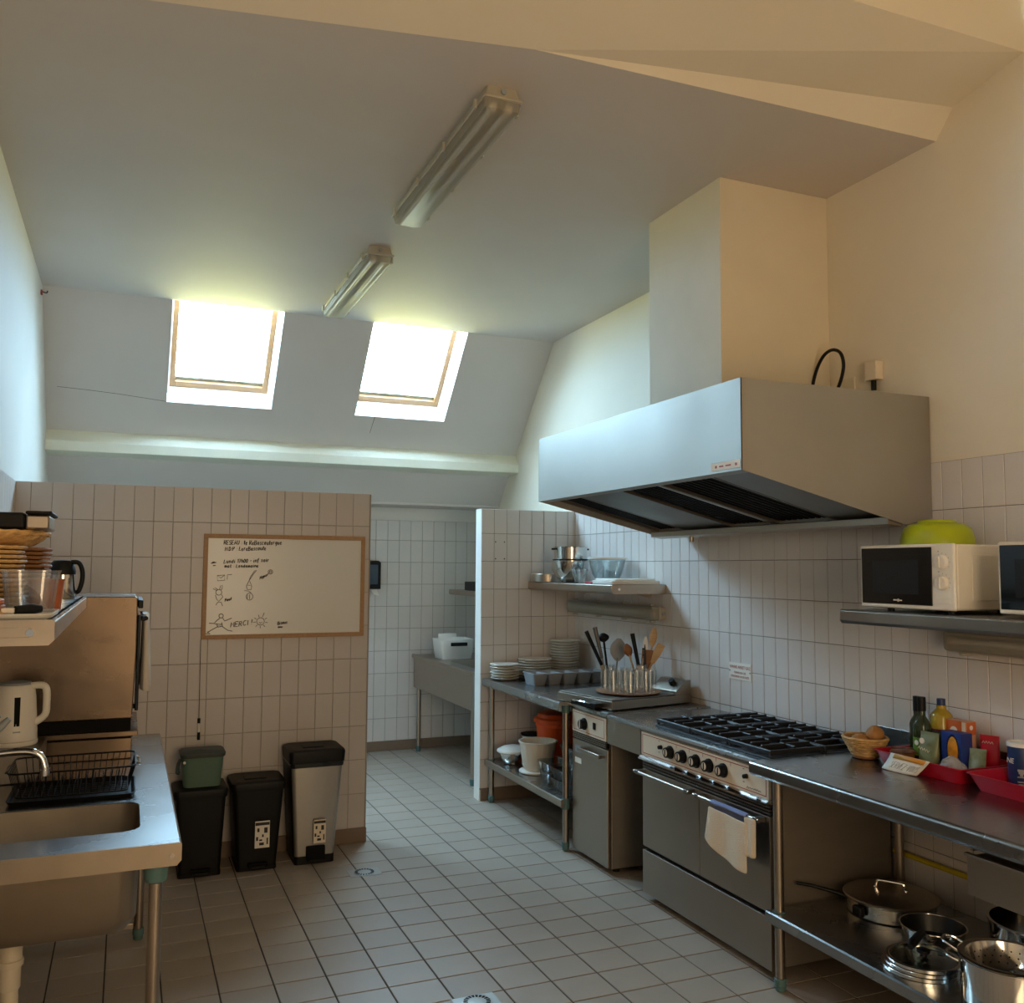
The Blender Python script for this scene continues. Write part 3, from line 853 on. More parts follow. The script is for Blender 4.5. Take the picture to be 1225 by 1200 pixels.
T = thing('work_table', 'stainless steel work table holding the red trays', 'table', (2.74, 2.1, 0))
top_with_lip(T, 2.37, XR - 0.012, 1.25, 3.128, 0.872)
MB(T).box(XR - 0.0115, XR - TT - 0.001, 1.25, 3.19, 0.850, 0.962).build('upstand', 'steeltop', T, smooth=False, bevel=0.003)
MB(T).box(2.395, 3.10, 1.27, 3.06, 0.278, 0.30).build('lower_shelf', 'steeltop', T, smooth=False)
MB(T).prism([(2.395, 0.300), (2.388, 0.296), (2.388, 0.262), (2.396, 0.256), (2.408, 0.256), (2.408, 0.278), (2.395, 0.278)], 'y', 1.27, 3.06).build('shelf_edge', 'steeltop', T, smooth=False)
for y in (3.02, 1.33):
    l = leg(T, 2.427, y, 0.85)
    MB(T).cyl((2.427, y, 0.245), (2.427, y, 0.305), 0.0245, seg=20).build('shelf_clamp', 'teal', l)
    leg(T, 3.06, y, 0.85)
    MB(T).box(2.455, 3.04, y - 0.015, y + 0.015, 0.80, 0.835).build('cross_rail', 'steel', T, smooth=False)
d = MB(T).box(2.455, 2.458, 1.60, 2.15, 0.645, 0.775).build('drawer', 'steel', T, smooth=False)
MB(T).box(2.459, 2.95, 1.62, 2.13, 0.66, 0.77).build('drawer_box', 'steeldark', d, smooth=False)
MB(T).box(2.44, 2.455, 1.60, 2.15, 0.766, 0.775).build('drawer_grip', 'steel', d, smooth=False, bevel=0.002)
MB(T).box(2.47, 2.95, 1.60, 1.61, 0.772, 0.849).build('drawer_runner', 'steel', T, smooth=False)
MB(T).box(2.47, 2.95, 2.14, 2.15, 0.777, 0.849).build('drawer_runner', 'steel', T, smooth=False)

T = thing('work_table', 'stainless steel table with plates on top and dishes on its lower shelf', 'table', (2.74, 5.5, 0))
top_with_lip(T, 2.372, XR - 0.012, 4.925, YQ - 0.012, 0.866)
MB(T).box(2.40, 3.10, 4.93, YQ - 0.02, 0.276, 0.298).build('lower_shelf', 'steeltop', T, smooth=False)
MB(T).prism([(2.40, 0.298), (2.393, 0.294), (2.393, 0.256), (2.40, 0.25), (2.414, 0.25), (2.414, 0.276), (2.40, 0.276)], 'y', 4.93, YQ - 0.02).build('shelf_edge', 'steel', T, smooth=False)
for y in (6.14, 4.948):
    l = leg(T, 2.432, y, 0.844)
    MB(T).cyl((2.432, y, 0.24), (2.432, y, 0.303), 0.0245, seg=20).build('shelf_clamp', 'teal', l)
    MB(T).cyl((2.432, y, 0.80), (2.432, y, 0.843), 0.0245, seg=20).build('top_clamp', 'teal', l)
    leg(T, 3.07, y, 0.844)

# yellow gas pipe on the wall under the table
o = MB().cyl((XR - 0.032, 1.3, 0.447), (XR - 0.032, 3.085, 0.447), 0.011, seg=12).build('gas_pipe', 'yellowpipe')
tag(o, 'yellow gas pipe along the tiles under the work table', 'pipe')

# ------------------------------------------------------------------ cooker
T = thing('range_cooker', 'stainless gas range cooker with black grates and cream control panel', 'cooker', (2.78, 3.6, 0))
CX = 2.45
MB(T).box(CX + 0.022, 3.09, 3.098, 4.104, 0.045, 0.80).build('body', 'steelside', T, smooth=False)
pf = [(CX - 0.012, 0.846), (CX - 0.008, 0.856), (CX + 0.004, 0.860), (3.118, 0.860), (3.118, 0.832), (CX - 0.004, 0.832), (CX - 0.012, 0.838)]
MB(T).prism(pf, 'y', 3.131, 4.108).build('hob_top', 'steeltop', T, smooth=False)
MB(T).box(CX + 0.012, 3.09, 3.098, 4.104, 0.801, 0.831).build('hob_frame', 'steel', T, smooth=False)
MB(T).box(3.105, 3.119, 3.20, 4.108, 0.8605, 0.885).build('back_rail', 'steeltop', T, smooth=False, bevel=0.003)
cp = MB(T).box(CX - 0.004, CX + 0.011, 3.10, 4.104, 0.713, 0.829).build('control_panel', 'cream', T, smooth=False, bevel=0.002)
q = MB(T)
for a in ((3.115, 4.092, 0.8155, 0.8185), (3.115, 4.092, 0.7235, 0.7265)):
    q.box(CX - 0.0048, CX - 0.004, a[0], a[1], a[2], a[3])
for y in (3.115, 4.089):
    q.box(CX - 0.0048, CX - 0.004, y, y + 0.003, 0.7235, 0.8185)
for y in (3.831, 3.723, 3.613, 3.511, 3.405):
    q.box(CX - 0.0048, CX - 0.004, y - 0.051, y - 0.049, 0.80, 0.8155)
q.build('panel_border', 'red', cp, smooth=False)
for y in (3.831, 3.723, 3.613, 3.511, 3.405):
    kn = MB(T)
    kn.tube([(CX - 0.004, y, 0.772), (CX - 0.012, y, 0.772), (CX - 0.013, y, 0.772), (CX - 0.036, y, 0.772)], [0.031, 0.031, 0.027, 0.024], 24)
    k_ = kn.build('knob', 'black', T)
    MB(T).cyl((CX - 0.036, y, 0.772), (CX - 0.0366, y, 0.772), 0.017, seg=20).build('knob_disc', 'cream', k_)
    MB(T).box(CX - 0.039, CX - 0.0366, y - 0.003, y + 0.003, 0.757, 0.787).build('knob_pointer', 'black', k_, smooth=False)
for y in (3.914, 3.243):
    MB(T).tube([(CX - 0.004, y, 0.781), (CX - 0.022, y, 0.781)], [0.0105, 0.009], 16).build('igniter_button', 'black', T)
    q = MB(T)
    for dz in (-0.028, 0.0, 0.026):
        q.box(CX - 0.0047, CX - 0.004, y + 0.016, y + 0.026, 0.78 + dz, 0.783 + dz)
    q.build('dial_marks', 'ink', cp, smooth=False)
q = MB(T)
zz = [0.7315, 0.741, 0.7335, 0.7395, 0.734, 0.7385, 0.734, 0.740, 0.734, 0.7405, 0.734, 0.739, 0.735]
q.tube([(CX - 0.0046, 3.245 - 0.008 * k, z) for k, z in enumerate(zz)], 0.0012, 4)
q.build('script_mark', 'ink', cp)
MB(T).prism([(CX + 0.010, 0.712), (CX - 0.004, 0.712), (CX - 0.024, 0.700), (CX - 0.024, 0.694), (CX + 0.010, 0.694)], 'y', 3.10, 4.104).build('chrome_rail', 'chrome', T, smooth=False)
vg = MB(T)
vg.box(CX + 0.012, CX + 0.02, 3.10, 4.104, 0.648, 0.692)
vg.build('vent_recess', 'blackm', T, smooth=False)
for z in (0.683, 0.670, 0.657):
    MB(T).box(CX + 0.002, CX + 0.012, 3.102, 4.102, z - 0.004, z + 0.003).build('vent_slat', 'steeldark', T, smooth=False)
for n_, (y0, y1) in enumerate(((3.606, 4.100), (3.100, 3.600))):
    d = MB(T).box(CX, CX + 0.02, y0, y1, 0.262, 0.645).build('oven_door', 'steel', T, smooth=False, bevel=0.003)
    a, b = y0 + 0.02, y1 + (0.015 if n_ == 0 else -0.012)
    MB(T).cyl((CX - 0.040, a, 0.630), (CX - 0.040, b, 0.630), 0.0085, seg=14).build('handle', 'steel', d)
    for y in (a + 0.02, b - 0.03):
        MB(T).box(CX - 0.048, CX - 0.0005, y - 0.014, y + 0.014, 0.6195, 0.6405).build('handle_bracket', 'steeldark', d, bevel=0.003)
MB(T).box(CX + 0.016, CX + 0.02, 3.10, 4.10, 0.246, 0.261).build('shadow_gap', 'blackm', T, smooth=False)
MB(T).box(CX - 0.002, CX + 0.02, 3.098, 4.10, 0.036, 0.244).build('lower_panel', 'steel', T, smooth=False, bevel=0.003)
for x in (2.53, 3.02):
    for y in (3.15, 4.05):
        MB(T).cyl((x, y, 0.0), (x, y, 0.045), 0.02, seg=14).build('foot', 'black', T)
# hob: tray, burners, grates
MB(T).box(2.495, 3.085, 3.15, 4.05, 0.8602, 0.868).build('hob_well', 'iron', T, smooth=False, bevel=0.004)
for x in (2.65, 2.93):
    for y in (3.30, 3.60, 3.90):
        MB(T).lathe((x, y, 0.8685), [(0.055, 0.0), (0.055, 0.008), (0.045, 0.012), (0.045, 0.018), (0.036, 0.021), (0.012, 0.022), (0.0, 0.022)], 24).build('burner', 'iron', T)
for y0, y1 in ((3.155, 3.45), (3.455, 3.745), (3.75, 4.045)):
    for x0, x1 in ((2.50, 2.785), (2.79, 3.08)):
        g = MB(T)
        cx, cy = (x0 + x1) / 2, (y0 + y1) / 2
        g.box(x0, x1, y0, y0 + 0.014, 0.880, 0.898).box(x0, x1, y1 - 0.014, y1, 0.880, 0.898)
        g.box(x0, x0 + 0.014, y0 + 0.014, y1 - 0.014, 0.880, 0.898).box(x1 - 0.014, x1, y0 + 0.014, y1 - 0.014, 0.880, 0.898)
        for t in (0.26, 0.5, 0.74):
            yy = y0 + (y1 - y0) * t
            hole = 0.032 if t == 0.5 else 0.0
            if hole:
                g.box(x0 + 0.014, cx - hole, yy - 0.006, yy + 0.006, 0.886, 0.908).box(cx + hole, x1 - 0.014, yy - 0.006, yy + 0.006, 0.886, 0.908)
            else:
                g.box(x0 + 0.014, x1 - 0.014, yy - 0.006, yy + 0.006, 0.886, 0.908)
        g.box(cx - 0.006, cx + 0.006, y0 + 0.014, cy - 0.034, 0.886, 0.906).box(cx - 0.006, cx + 0.006, cy + 0.034, y1 - 0.014, 0.886, 0.906)
        for x in (x0 + 0.008, x1 - 0.008):
            for y in (y0 + 0.008, y1 - 0.008):
                g.box(x - 0.006, x + 0.006, y - 0.006, y + 0.006, 0.868, 0.880)
        g.build('grate', 'iron', T, smooth=False, bevel=0.0025, seg=1)

# tea towel over the right handle
def cloth_sheet(name, m, parent, T, rows):
    """rows: lists of points from top to bottom"""
    q = MB(T)
    n = len(rows[0])
    vs = [p for r in rows for p in r]
    fs = [(i * n + j, i * n + j + 1, (i + 1) * n + j + 1, (i + 1) * n + j) for i in range(len(rows) - 1) for j in range(n - 1)]
    q.add(vs, fs)
    o = q.build(name, m, parent)
    md = o.modifiers.new('thick', 'SOLIDIFY')
    md.thickness = 0.003
    sb = o.modifiers.new('soft', 'SUBSURF')
    sb.levels = sb.render_levels = 1
    return o
T = thing('tea_towel', 'cream tea towel with a blue band hung over the oven handle', 'towel', (2.40, 3.29, 0.40))
HX, HZ = CX - 0.040, 0.630
def towel_pt(u, v, x_off, y0t, y1t, y0b, y1b, z0, z1b0, z1b1, ph, am):
    y = (y0t + (y1t - y0t) * u) * (1 - v) + (y0b + (y1b - y0b) * u) * v
    zb = z1b0 + (z1b1 - z1b0) * u
    z = z0 + (zb - z0) * v
    x = x_off - am * (0.35 + v) * (0.5 + 0.5 * math.sin(ph + u * 9)) - 0.006 * v
    return (x, y, z)
N_, R_ = 13, 12
rows = [[towel_pt(j / (N_ - 1), i / R_ * 0.22, HX - 0.013, 3.445, 3.185, 3.462, 3.165, HZ + 0.008, 0.43 - 0.0, 0.405, 0.4, 0.012) for j in range(N_)] for i in range(3)]
bk = [[(HX + 0.013, p[1], HZ + 0.004 - 0.06 * (1 - i)) for p in rows[0]] for i in range(2)]
tp = [[(HX + 0.008 * math.cos(a), p[1], HZ + 0.0135 * math.sin(a) + 0.001) for p in rows[0]] for a in (math.radians(50), math.radians(90), math.radians(130))]
cloth_sheet('blue_band', 'clothb', T, T, bk + tp + rows)
rows = [[towel_pt(j / (N_ - 1), (0.05 + i / R_ * 0.95) * 1.0 if i else 0.05, HX - 0.0135, 3.445, 3.185, 3.462, 3.165, HZ + 0.008, 0.475 - 0.06 * math.sin((j / (N_ - 1)) * 1.57), 0.405 - 0.0 * j, 0.4, 0.012) for j in range(N_)] for i in range(1, R_ + 1)]
cloth_sheet('front_flap', 'cloth', T, T, rows)
rows = [[towel_pt(j / 5, i / 8, HX - 0.012, 3.20, 3.125, 3.175, 3.118, HZ + 0.004, 0.475, 0.48, 2.2, 0.010) for j in range(6)] for i in range(9)]
cloth_sheet('side_fold', 'cloth', T, T, rows)

# ------------------------------------------------------------------ small cabinet and bridge next to the cooker
T = thing('bridge_worktop', 'steel worktop strip bridging the cooker and the narrow steel cabinet', 'worktop', (2.78, 4.285, 0.70))
MB(T).prism([(CX - 0.012, 0.846), (CX - 0.008, 0.856), (CX + 0.004, 0.860), (3.118, 0.860), (3.118, 0.845), (CX - 0.004, 0.845), (CX - 0.012, 0.838)], 'y', 4.110, 4.458).build('worktop', 'steeltop', T, smooth=False)
MB(T).box(CX - 0.006, CX + 0.01, 4.110, 4.458, 0.705, 0.8445).build('apron', 'steel', T, smooth=False)
T = thing('steel_cabinet', 'narrow stainless cabinet with one knob between table and cooker', 'cabinet', (2.78, 4.68, 0))
MB(T).box(CX + 0.022, 3.10, 4.462, 4.90, 0.03, 0.838).build('body', 'steelside', T, smooth=False, bevel=0.003)
MB(T).prism([(CX - 0.012, 0.852), (CX - 0.008, 0.862), (CX + 0.004, 0.866), (3.118, 0.866), (3.118, 0.839), (CX - 0.004, 0.839), (CX - 0.012, 0.840)], 'y', 4.460, 4.922).build('worktop', 'steeltop', T, smooth=False)
cp = MB(T).box(CX - 0.002, CX + 0.021, 4.485, 4.892, 0.706, 0.832).build('control_panel', 'cream', T, smooth=False, bevel=0.002)
q = MB(T)
q.box(CX - 0.0028, CX - 0.002, 4.50, 4.88, 0.817, 0.8195).box(CX - 0.0028, CX - 0.002, 4.50, 4.88, 0.7185, 0.721)
q.box(CX - 0.0028, CX - 0.002, 4.50, 4.5025, 0.7185, 0.8195).box(CX - 0.0028, CX - 0.002, 4.8775, 4.88, 0.7185, 0.8195)
q.build('panel_border', 'red', cp, smooth=False)
k_ = MB(T).tube([(CX - 0.002, 4.735, 0.765), (CX - 0.010, 4.735, 0.765), (CX - 0.011, 4.735, 0.765), (CX - 0.034, 4.735, 0.765)], [0.034, 0.034, 0.029, 0.026], 24).build('knob', 'black', T)
MB(T).box(CX - 0.037, CX - 0.034, 4.732, 4.738, 0.745, 0.79).build('knob_pointer', 'cream', k_, smooth=False)
MB(T).box(CX - 0.008, CX - 0.002, 4.60, 4.628, 0.752, 0.790).build('switch', 'black', T, bevel=0.002)
MB(T).box(CX + 0.006, CX + 0.021, 4.485, 4.892, 0.668, 0.704).build('vent_recess', 'blackm', T, smooth=False)
for z in (0.697, 0.686, 0.675):
    MB(T).box(CX - 0.002, CX + 0.006, 4.487, 4.890, z - 0.003, z + 0.003).build('vent_slat', 'steel', T, smooth=False)
d = MB(T).box(CX, CX + 0.021, 4.470, 4.893, 0.034, 0.664).build('door', 'steel', T, smooth=False, bevel=0.004)
MB(T).box(CX - 0.040, CX - 0.030, 4.50, 4.76, 0.612, 0.634).build('handle', 'steel', d, bevel=0.003)
for y in (4.515, 4.745):
    MB(T).box(CX - 0.030, CX - 0.0003, y - 0.01, y + 0.01, 0.614, 0.632).build('handle_bracket', 'steeldark', d, smooth=False)
MB(T).box(CX - 0.0008, CX, 4.78, 4.86, 0.53, 0.56).build('rating_label', 'paper', d, smooth=False)
MB(T).box(CX - 0.0008, CX, 4.79, 4.86, 0.59, 0.63).build('rating_label', 'greyplastic', d, smooth=False)
for x in (2.53, 3.03):
    for y in (4.52, 4.85):
        MB(T).cyl((x, y, 0.0), (x, y, 0.03), 0.02, seg=14).build('foot', 'black', T)

# gas sign
T = thing('gas_sign', 'small white sign with red lettering on the tiles above the hob', 'sign', (XW, 4.185, 1.05))
MB(T).box(XW - 0.003, XW, 4.088, 4.283, 1.050, 1.140).build('plate', 'paper', T, smooth=False)
text('lettering', 'VANNE ARRET GAZ', 0.024, 'red', (XW - 0.0034, 4.185, 1.109), FACE_MX, T, align='CENTER', width=0.86)
text('lettering', 'FERMER EN CAS', 0.017, 'red', (XW - 0.0034, 4.185, 1.081), FACE_MX, T, align='CENTER', width=0.86)
text('lettering', "D'INCENDIE OU DE FUITE", 0.017, 'red', (XW - 0.0034, 4.185, 1.060), FACE_MX, T, align='CENTER', width=0.82)
for y in (4.096, 4.275):
    MB(T).cyl((XW - 0.003, y, 1.094), (XW - 0.005, y, 1.094), 0.004, seg=10).build('screw', 'steeldark', T)

# ------------------------------------------------------------------ on the far table: plates, caddy, griddle, glasses, jars
def plate_mesh(r):
    return MB().lathe((0, 0, 0), [(r * 0.55, 0.0), (r * 0.6, 0.003), (r * 0.97, 0.015), (r, 0.018), (r * 0.985, 0.020), (r * 0.62, 0.0075), (0.0, 0.0065)], 32)
def plate_stack(x, y, z, r, n, step, where, group, jit=0.004):
    first = None
    for k in range(n):
        lab = '%s white porcelain plate %s' % ('lowest' if k == 0 else 'topmost' if k == n - 1 else ORD[k] + ' from the bottom', where)
        p = (x + random.uniform(-jit, jit), y + random.uniform(-jit, jit), z + k * step)
        if first is None:
            o = plate_mesh(r).build('plate', 'porcelain')
            first = o
        else:
            o = first.copy()
            COL.objects.link(o)
        o.location = p
        o.rotation_euler = (0, 0, random.uniform(0, 6))
        tag(o, lab, 'plate', group)
ZT = 0.8665
plate_stack(2.49, 6.04, ZT, 0.103, 6, 0.0185, 'in the short stack at the table end', 'plates in the short stack')
plate_stack(2.725, 6.05, ZT, 0.125, 8, 0.0175, 'in the wide middle stack by the partition', 'plates in the wide stack', jit=0.008)
plate_stack(2.965, 6.05, ZT, 0.108, 14, 0.0192, 'in the tall stack in the corner', 'plates in the tall stack')

T = thing('cutlery_caddy', 'grey plastic cutlery caddy with compartments in front of the plates', 'caddy', (2.80, 5.74, ZT))
x0, x1, y0, y1 = 2.535, 3.09, 5.64, 5.84
n = 5
wdt = (x1 - x0) / n
r = MB(T)
r.loft([r.rring((x0 + x1) / 2, (y0 + y1) / 2, (x1 - x0) / 2, (y1 - y0) / 2, 0.012, ZT + 0.074), r.rring((x0 + x1) / 2, (y0 + y1) / 2, (x1 - x0) / 2, (y1 - y0) / 2, 0.012, ZT + 0.080),
        r.rring((x0 + x1) / 2, (y0 + y1) / 2, (x1 - x0) / 2 - 0.006, (y1 - y0) / 2 - 0.006, 0.01, ZT + 0.080), r.rring((x0 + x1) / 2, (y0 + y1) / 2, (x1 - x0) / 2 - 0.006, (y1 - y0) / 2 - 0.006, 0.01, ZT + 0.074)], caps=False, closed=True)
r.build('rim', 'greyplastic', T)
for k in range(n):
    cx = x0 + wdt * (k + 0.5)
    cy = (y0 + y1) / 2
    q = MB(T)
    q.loft([q.rring(cx, cy, wdt / 2 - 0.016, 0.078, 0.012, ZT), q.rring(cx, cy, wdt / 2 - 0.002, 0.096, 0.014, ZT + 0.075),
            q.rring(cx, cy, wdt / 2 - 0.006, 0.092, 0.012, ZT + 0.075), q.rring(cx, cy, wdt / 2 - 0.019, 0.075, 0.01, ZT + 0.004)])
    q.build('compartment', 'greyplastic', T)

# electric griddle, turned a little
T = thing('electric_griddle', 'steel electric griddle with a black knob under the tray of glasses', 'griddle', (2.745, 4.80, 0.8665), math.radians(11))
MB().box(-0.305, 0.305, -0.25, 0.25, 0.006, 0.052).build('body', 'steel', T, smooth=False, bevel=0.003)
MB().box(-0.30, 0.18, -0.245, 0.245, 0.0525, 0.062).build('hot_plate', 'steeldark', T, smooth=False, bevel=0.003)
cb = MB().prism([(0.185, 0.053), (0.305, 0.053), (0.305, 0.135), (0.265, 0.135), (0.188, 0.075)], 'y', -0.245, -0.03).build('control_box', 'steel', T, smooth=False, bevel=0.002)
nx, nz_ = -0.615, 0.788
MB().cyl((0.232 + 0, -0.17, 0.110), (0.232 + nx * 0.028, -0.17, 0.110 + nz_ * 0.028), 0.020, 0.018, seg=20).build('knob', 'black', T)
for x in (-0.27, 0.27):
    for y in (-0.21, 0.21):
        MB().cyl((x, y, 0.0), (x, y, 0.006), 0.015, seg=12).build('foot', 'black', T)
MB().box(-0.36, -0.306, -0.17, 0.05, 0.012, 0.036).build('drip_drawer', 'black', T, smooth=False, bevel=0.003)
MB().tube(smoothpath([(-0.36, -0.13, 0.03), (-0.385, -0.125, 0.04), (-0.385, 0.0, 0.04), (-0.36, 0.01, 0.03)]), 0.004, 6).build('drawer_handle', 'chrome', T)

TC = Vector((2.735, 4.735, 0.9292))
T = thing('round_tray', 'brown round tray full of glasses standing on the griddle', 'tray', TC)
MB(T).lathe(TC, [(0.150, 0.0), (0.186, 0.007), (0.190, 0.012), (0.186, 0.012), (0.150, 0.004), (0.0, 0.004)], 48).build('tray_disc', 'woodd', T)
spots = []
for k in range(8):
    t = math.radians(22 + 45 * k)
    spots.append((0.134 * math.cos(t), 0.134 * math.sin(t)))
for k in range(4):
    t = math.radians(45 + 90 * k)
    spots.append((0.056 * math.cos(t), 0.056 * math.sin(t)))
gm = None
vd = Vector((TC.x, TC.y, 0)).normalized()
rv = Vector((vd.y, -vd.x, 0))
rows_ = sorted(spots, key=lambda s: Vector((s[0], s[1], 0)).dot(vd))
bands = [rows_[0:4], rows_[4:8], rows_[8:12]]
for bi, bnd in enumerate(bands):
    bnd = sorted(bnd, key=lambda s: Vector((s[0], s[1], 0)).dot(rv))
    for gi, (gx, gy) in enumerate(bnd):
        if gm is None:
            gm = MB().lathe((0, 0, 0), [(0.026, 0.0), (0.028, 0.002), (0.033, 0.125), (0.0312, 0.125), (0.026, 0.014), (0.0, 0.013)], 20).build('drinking_glass', 'glass')
            o = gm
        else:
            o = gm.copy()
            COL.objects.link(o)
        o.location = TC + Vector((gx, gy, 0.0125 if math.hypot(gx, gy) > 0.165 else 0.0045))
        tag(o, 'clear drinking glass on the brown tray, %s row, %s from the plates side' % (['front', 'middle', 'back'][bi], ['first', 'second', 'third', 'fourth'][gi]), 'glass', 'drinking glasses on the tray')

def jar(label, x, y, z, r, h):
    o = MB().lathe((0, 0, 0), [(r * 0.92, 0), (r, 0.004), (r, h * 0.72), (r * 0.82, h * 0.84), (r * 0.86, h), (r * 0.80, h), (r * 0.76, h * 0.84), (r * 0.93, h * 0.72), (r * 0.93, 0.008), (0, 0.006)], 28).build('utensil_jar', 'glass')
    o.location = (x, y, z)
    tag(o, label, 'jar')
    return o
J1 = Vector((2.895, 5.235, ZT))
J2 = Vector((2.955, 4.945, 0.9195))
jar('glass jar holding a skimmer and knives near the grey caddy', *J1, 0.055, 0.17)
jar('glass jar with wooden spoons at the back of the griddle', *J2, 0.046, 0.15)

def utensil(name, label, cat, base, tip, parts):
    """base in the jar, tip up; parts: (name, material, builder(mb, f)) with f(t, side, out) -> point"""
    base, tip = Vector(base), Vector(tip)
    d = (tip - base)
    side = d.cross(Vector((0.39, 0.92, 0))).normalized()
    out = side.cross(d).normalized()
    T = thing(name, label, cat, base, group=None)
    def f(t, s=0.0, o=0.0):
        return base + d * t + side * s + out * o
    for nm, m, fn in parts:
        q = MB(T)
        fn(q, f)
        q.build(nm, m, T)
    return T
def rod(t0, t1, r0, r1=None, seg=10):
    return lambda q, f: q.tube([f(t0), f((t0 + t1) / 2), f(t1)], [r0, (r0 + (r1 or r0)) / 2, r1 or r0], seg)
def blade(t0, t1, w0, w1, th=0.0015):
    def fn(q, f):
        q.loft([[f(t0, -w0, -th), f(t0, w0, -th), f(t0, w0, th), f(t0, -w0, th)], [f((t0 + t1) / 2, -max(w0, w1), -th), f((t0 + t1) / 2, max(w0, w1), -th), f((t0 + t1) / 2, max(w0, w1), th), f((t0 + t1) / 2, -max(w0, w1), th)],
                [f(t1, -w1, -th), f(t1, w1, -th), f(t1, w1, th), f(t1, -w1, th)]])
    return fn
def oval(t0, t1, w, th=0.004, n=8):
    def fn(q, f):
        rings = []
        for k in range(n + 1):
            t = k / n
            wd = max(w * math.sin(math.pi * min(max(t, 0.03), 0.97)) ** 0.6, 0.002)
            hh = th * (0.3 + 0.7 * math.sin(math.pi * t))
            rings.append([f(t0 + (t1 - t0) * t, wd * math.cos(a), hh * math.sin(a)) for a in [2 * math.pi * i / 12 for i in range(12)]])
        q.loft(rings)
    return fn
def in_jar(J, dx, dy, dz=0.012):
    return J + Vector((dx, dy, dz))
utensil('knife', 'black handled knife leaning out of the jar, the tilted outermost one', 'knife', in_jar(J1, 0.016, 0.0), J1 + Vector((-0.155, 0.045, 0.385)),
        [('blade', 'steel', blade(0.0, 0.42, 0.010, 0.015)), ('handle', 'black', rod(0.42, 1.0, 0.011, 0.013))])
utensil('spatula', 'grey steel spatula leaning beside the tilted black knife', 'spatula', in_jar(J1, 0.0, 0.022), J1 + Vector((-0.10, 0.03, 0.41)),
        [('shaft', 'steel', rod(0.0, 0.5, 0.005)), ('handle', 'steeldark', rod(0.5, 1.0, 0.010, 0.015))])
utensil('ladle', 'black plastic ladle with its head turned sideways in the skimmer jar', 'ladle', in_jar(J1, -0.015, -0.012), J1 + Vector((-0.03, 0.05, 0.37)),
        [('handle', 'black', rod(0.0, 0.86, 0.007)), ('head', 'black', oval(0.84, 1.0, 0.038, 0.02))])
utensil('skimmer', 'round wire mesh skimmer standing in the glass jar', 'skimmer', in_jar(J1, 0.018, -0.02), J1 + Vector((0.045, -0.03, 0.34)),
        [('handle', 'steeldark', rod(0.0, 0.62, 0.005)), ('disc', 'greyplastic', oval(0.56, 1.0, 0.052, 0.003, 12))])
utensil('wooden_spoon', 'dark wooden spoon with a round head behind the glasses', 'spoon', in_jar(J2, -0.018, 0.012), J2 + Vector((-0.085, 0.05, 0.27)),
        [('handle', 'woodl', rod(0.0, 0.75, 0.006)), ('bowl', 'woodd', oval(0.70, 1.0, 0.028, 0.010))])
utensil('knife', 'large knife standing upright with a rounded black handle', 'knife', in_jar(J2, -0.005, -0.012), J2 + Vector((-0.062, 0.012, 0.335)),
        [('blade', 'steel', blade(0.0, 0.4, 0.012, 0.015)), ('handle', 'black', rod(0.4, 1.0, 0.011, 0.014))])
utensil('knife', 'thin dark knife pointing straight up out of the wooden spoon jar', 'knife', in_jar(J2, 0.010, -0.02), J2 + Vector((0.005, -0.025, 0.27)),
        [('handle', 'blackm', rod(0.0, 0.55, 0.008)), ('blade', 'iron', blade(0.55, 1.0, 0.008, 0.002))])
utensil('spatula', 'white plastic spatula upright among the wooden spoons', 'spatula', in_jar(J2, 0.02, 0.018), J2 + Vector((0.04, 0.02, 0.315)),
        [('handle', 'white', rod(0.0, 0.6, 0.005)), ('head', 'white', oval(0.52, 1.0, 0.020, 0.005))])
utensil('wooden_spoon', 'tallest pale wooden spoon in the griddle jar', 'spoon', in_jar(J2, 0.024, 0.0), J2 + Vector((0.095, 0.005, 0.37)),
        [('handle', 'woodl', rod(0.0, 0.8, 0.006)), ('bowl', 'woodl', oval(0.66, 1.0, 0.024, 0.008))])
utensil('spatula', 'broad brown wooden spatula in the griddle jar', 'spatula', in_jar(J2, 0.012, -0.004), J2 + Vector((0.03, -0.02, 0.235)),
        [('handle', 'woodd', rod(0.0, 0.5, 0.006)), ('head', 'woodd', blade(0.42, 1.0, 0.024, 0.034, 0.003))])
utensil('spatula', 'pale wooden spatula leaning far over towards the tiles', 'spatula', in_jar(J2, -0.010, 0.0), J2 + Vector((0.105, -0.055, 0.27)),
        [('handle', 'woodl', rod(0.0, 0.7, 0.006)), ('head', 'woodl', blade(0.55, 1.0, 0.012, 0.024, 0.003))])
utensil('kitchen_tongs', 'small steel tongs crossing behind the upright knife', 'tongs', in_jar(J2, -0.02, -0.02), J2 + Vector((0.01, 0.0, 0.245)),
        [('arm', 'steel', rod(0.0, 1.0, 0.005, 0.004)), ('tip', 'black', rod(0.8, 1.0, 0.008, 0.008))])

# ------------------------------------------------------------------ on the corner shelf
ZS = 1.5565
o = MB().lathe((2.815, 6.04, ZS), [(0.112, 0.0), (0.118, 0.003), (0.118, 0.055), (0.115, 0.058), (0.113, 0.055), (0.113, 0.006), (0.0, 0.005)], 36).build('cake_tin', 'steel')
tag(o, 'round low steel cake tin at the far end of the corner shelf', 'tin')
T = thing('mixing_bowl', 'round bellied polished steel mixing bowl under the saucepan', 'bowl', (2.835, 5.70, ZS))
MB(T).lathe((2.835, 5.70, ZS), [(0.05, 0.0), (0.058, 0.002), (0.10, 0.04), (0.127, 0.09), (0.134, 0.145), (0.139, 0.147), (0.139, 0.151), (0.131, 0.151), (0.123, 0.09), (0.096, 0.043), (0.05, 0.006), (0.0, 0.005)], 40).build('bowl_wall', 'mirror', T)
T = thing('saucepan', 'shallow polished steel pan resting on the mixing bowl', 'pan', (2.835, 5.70, ZS + 0.1515))
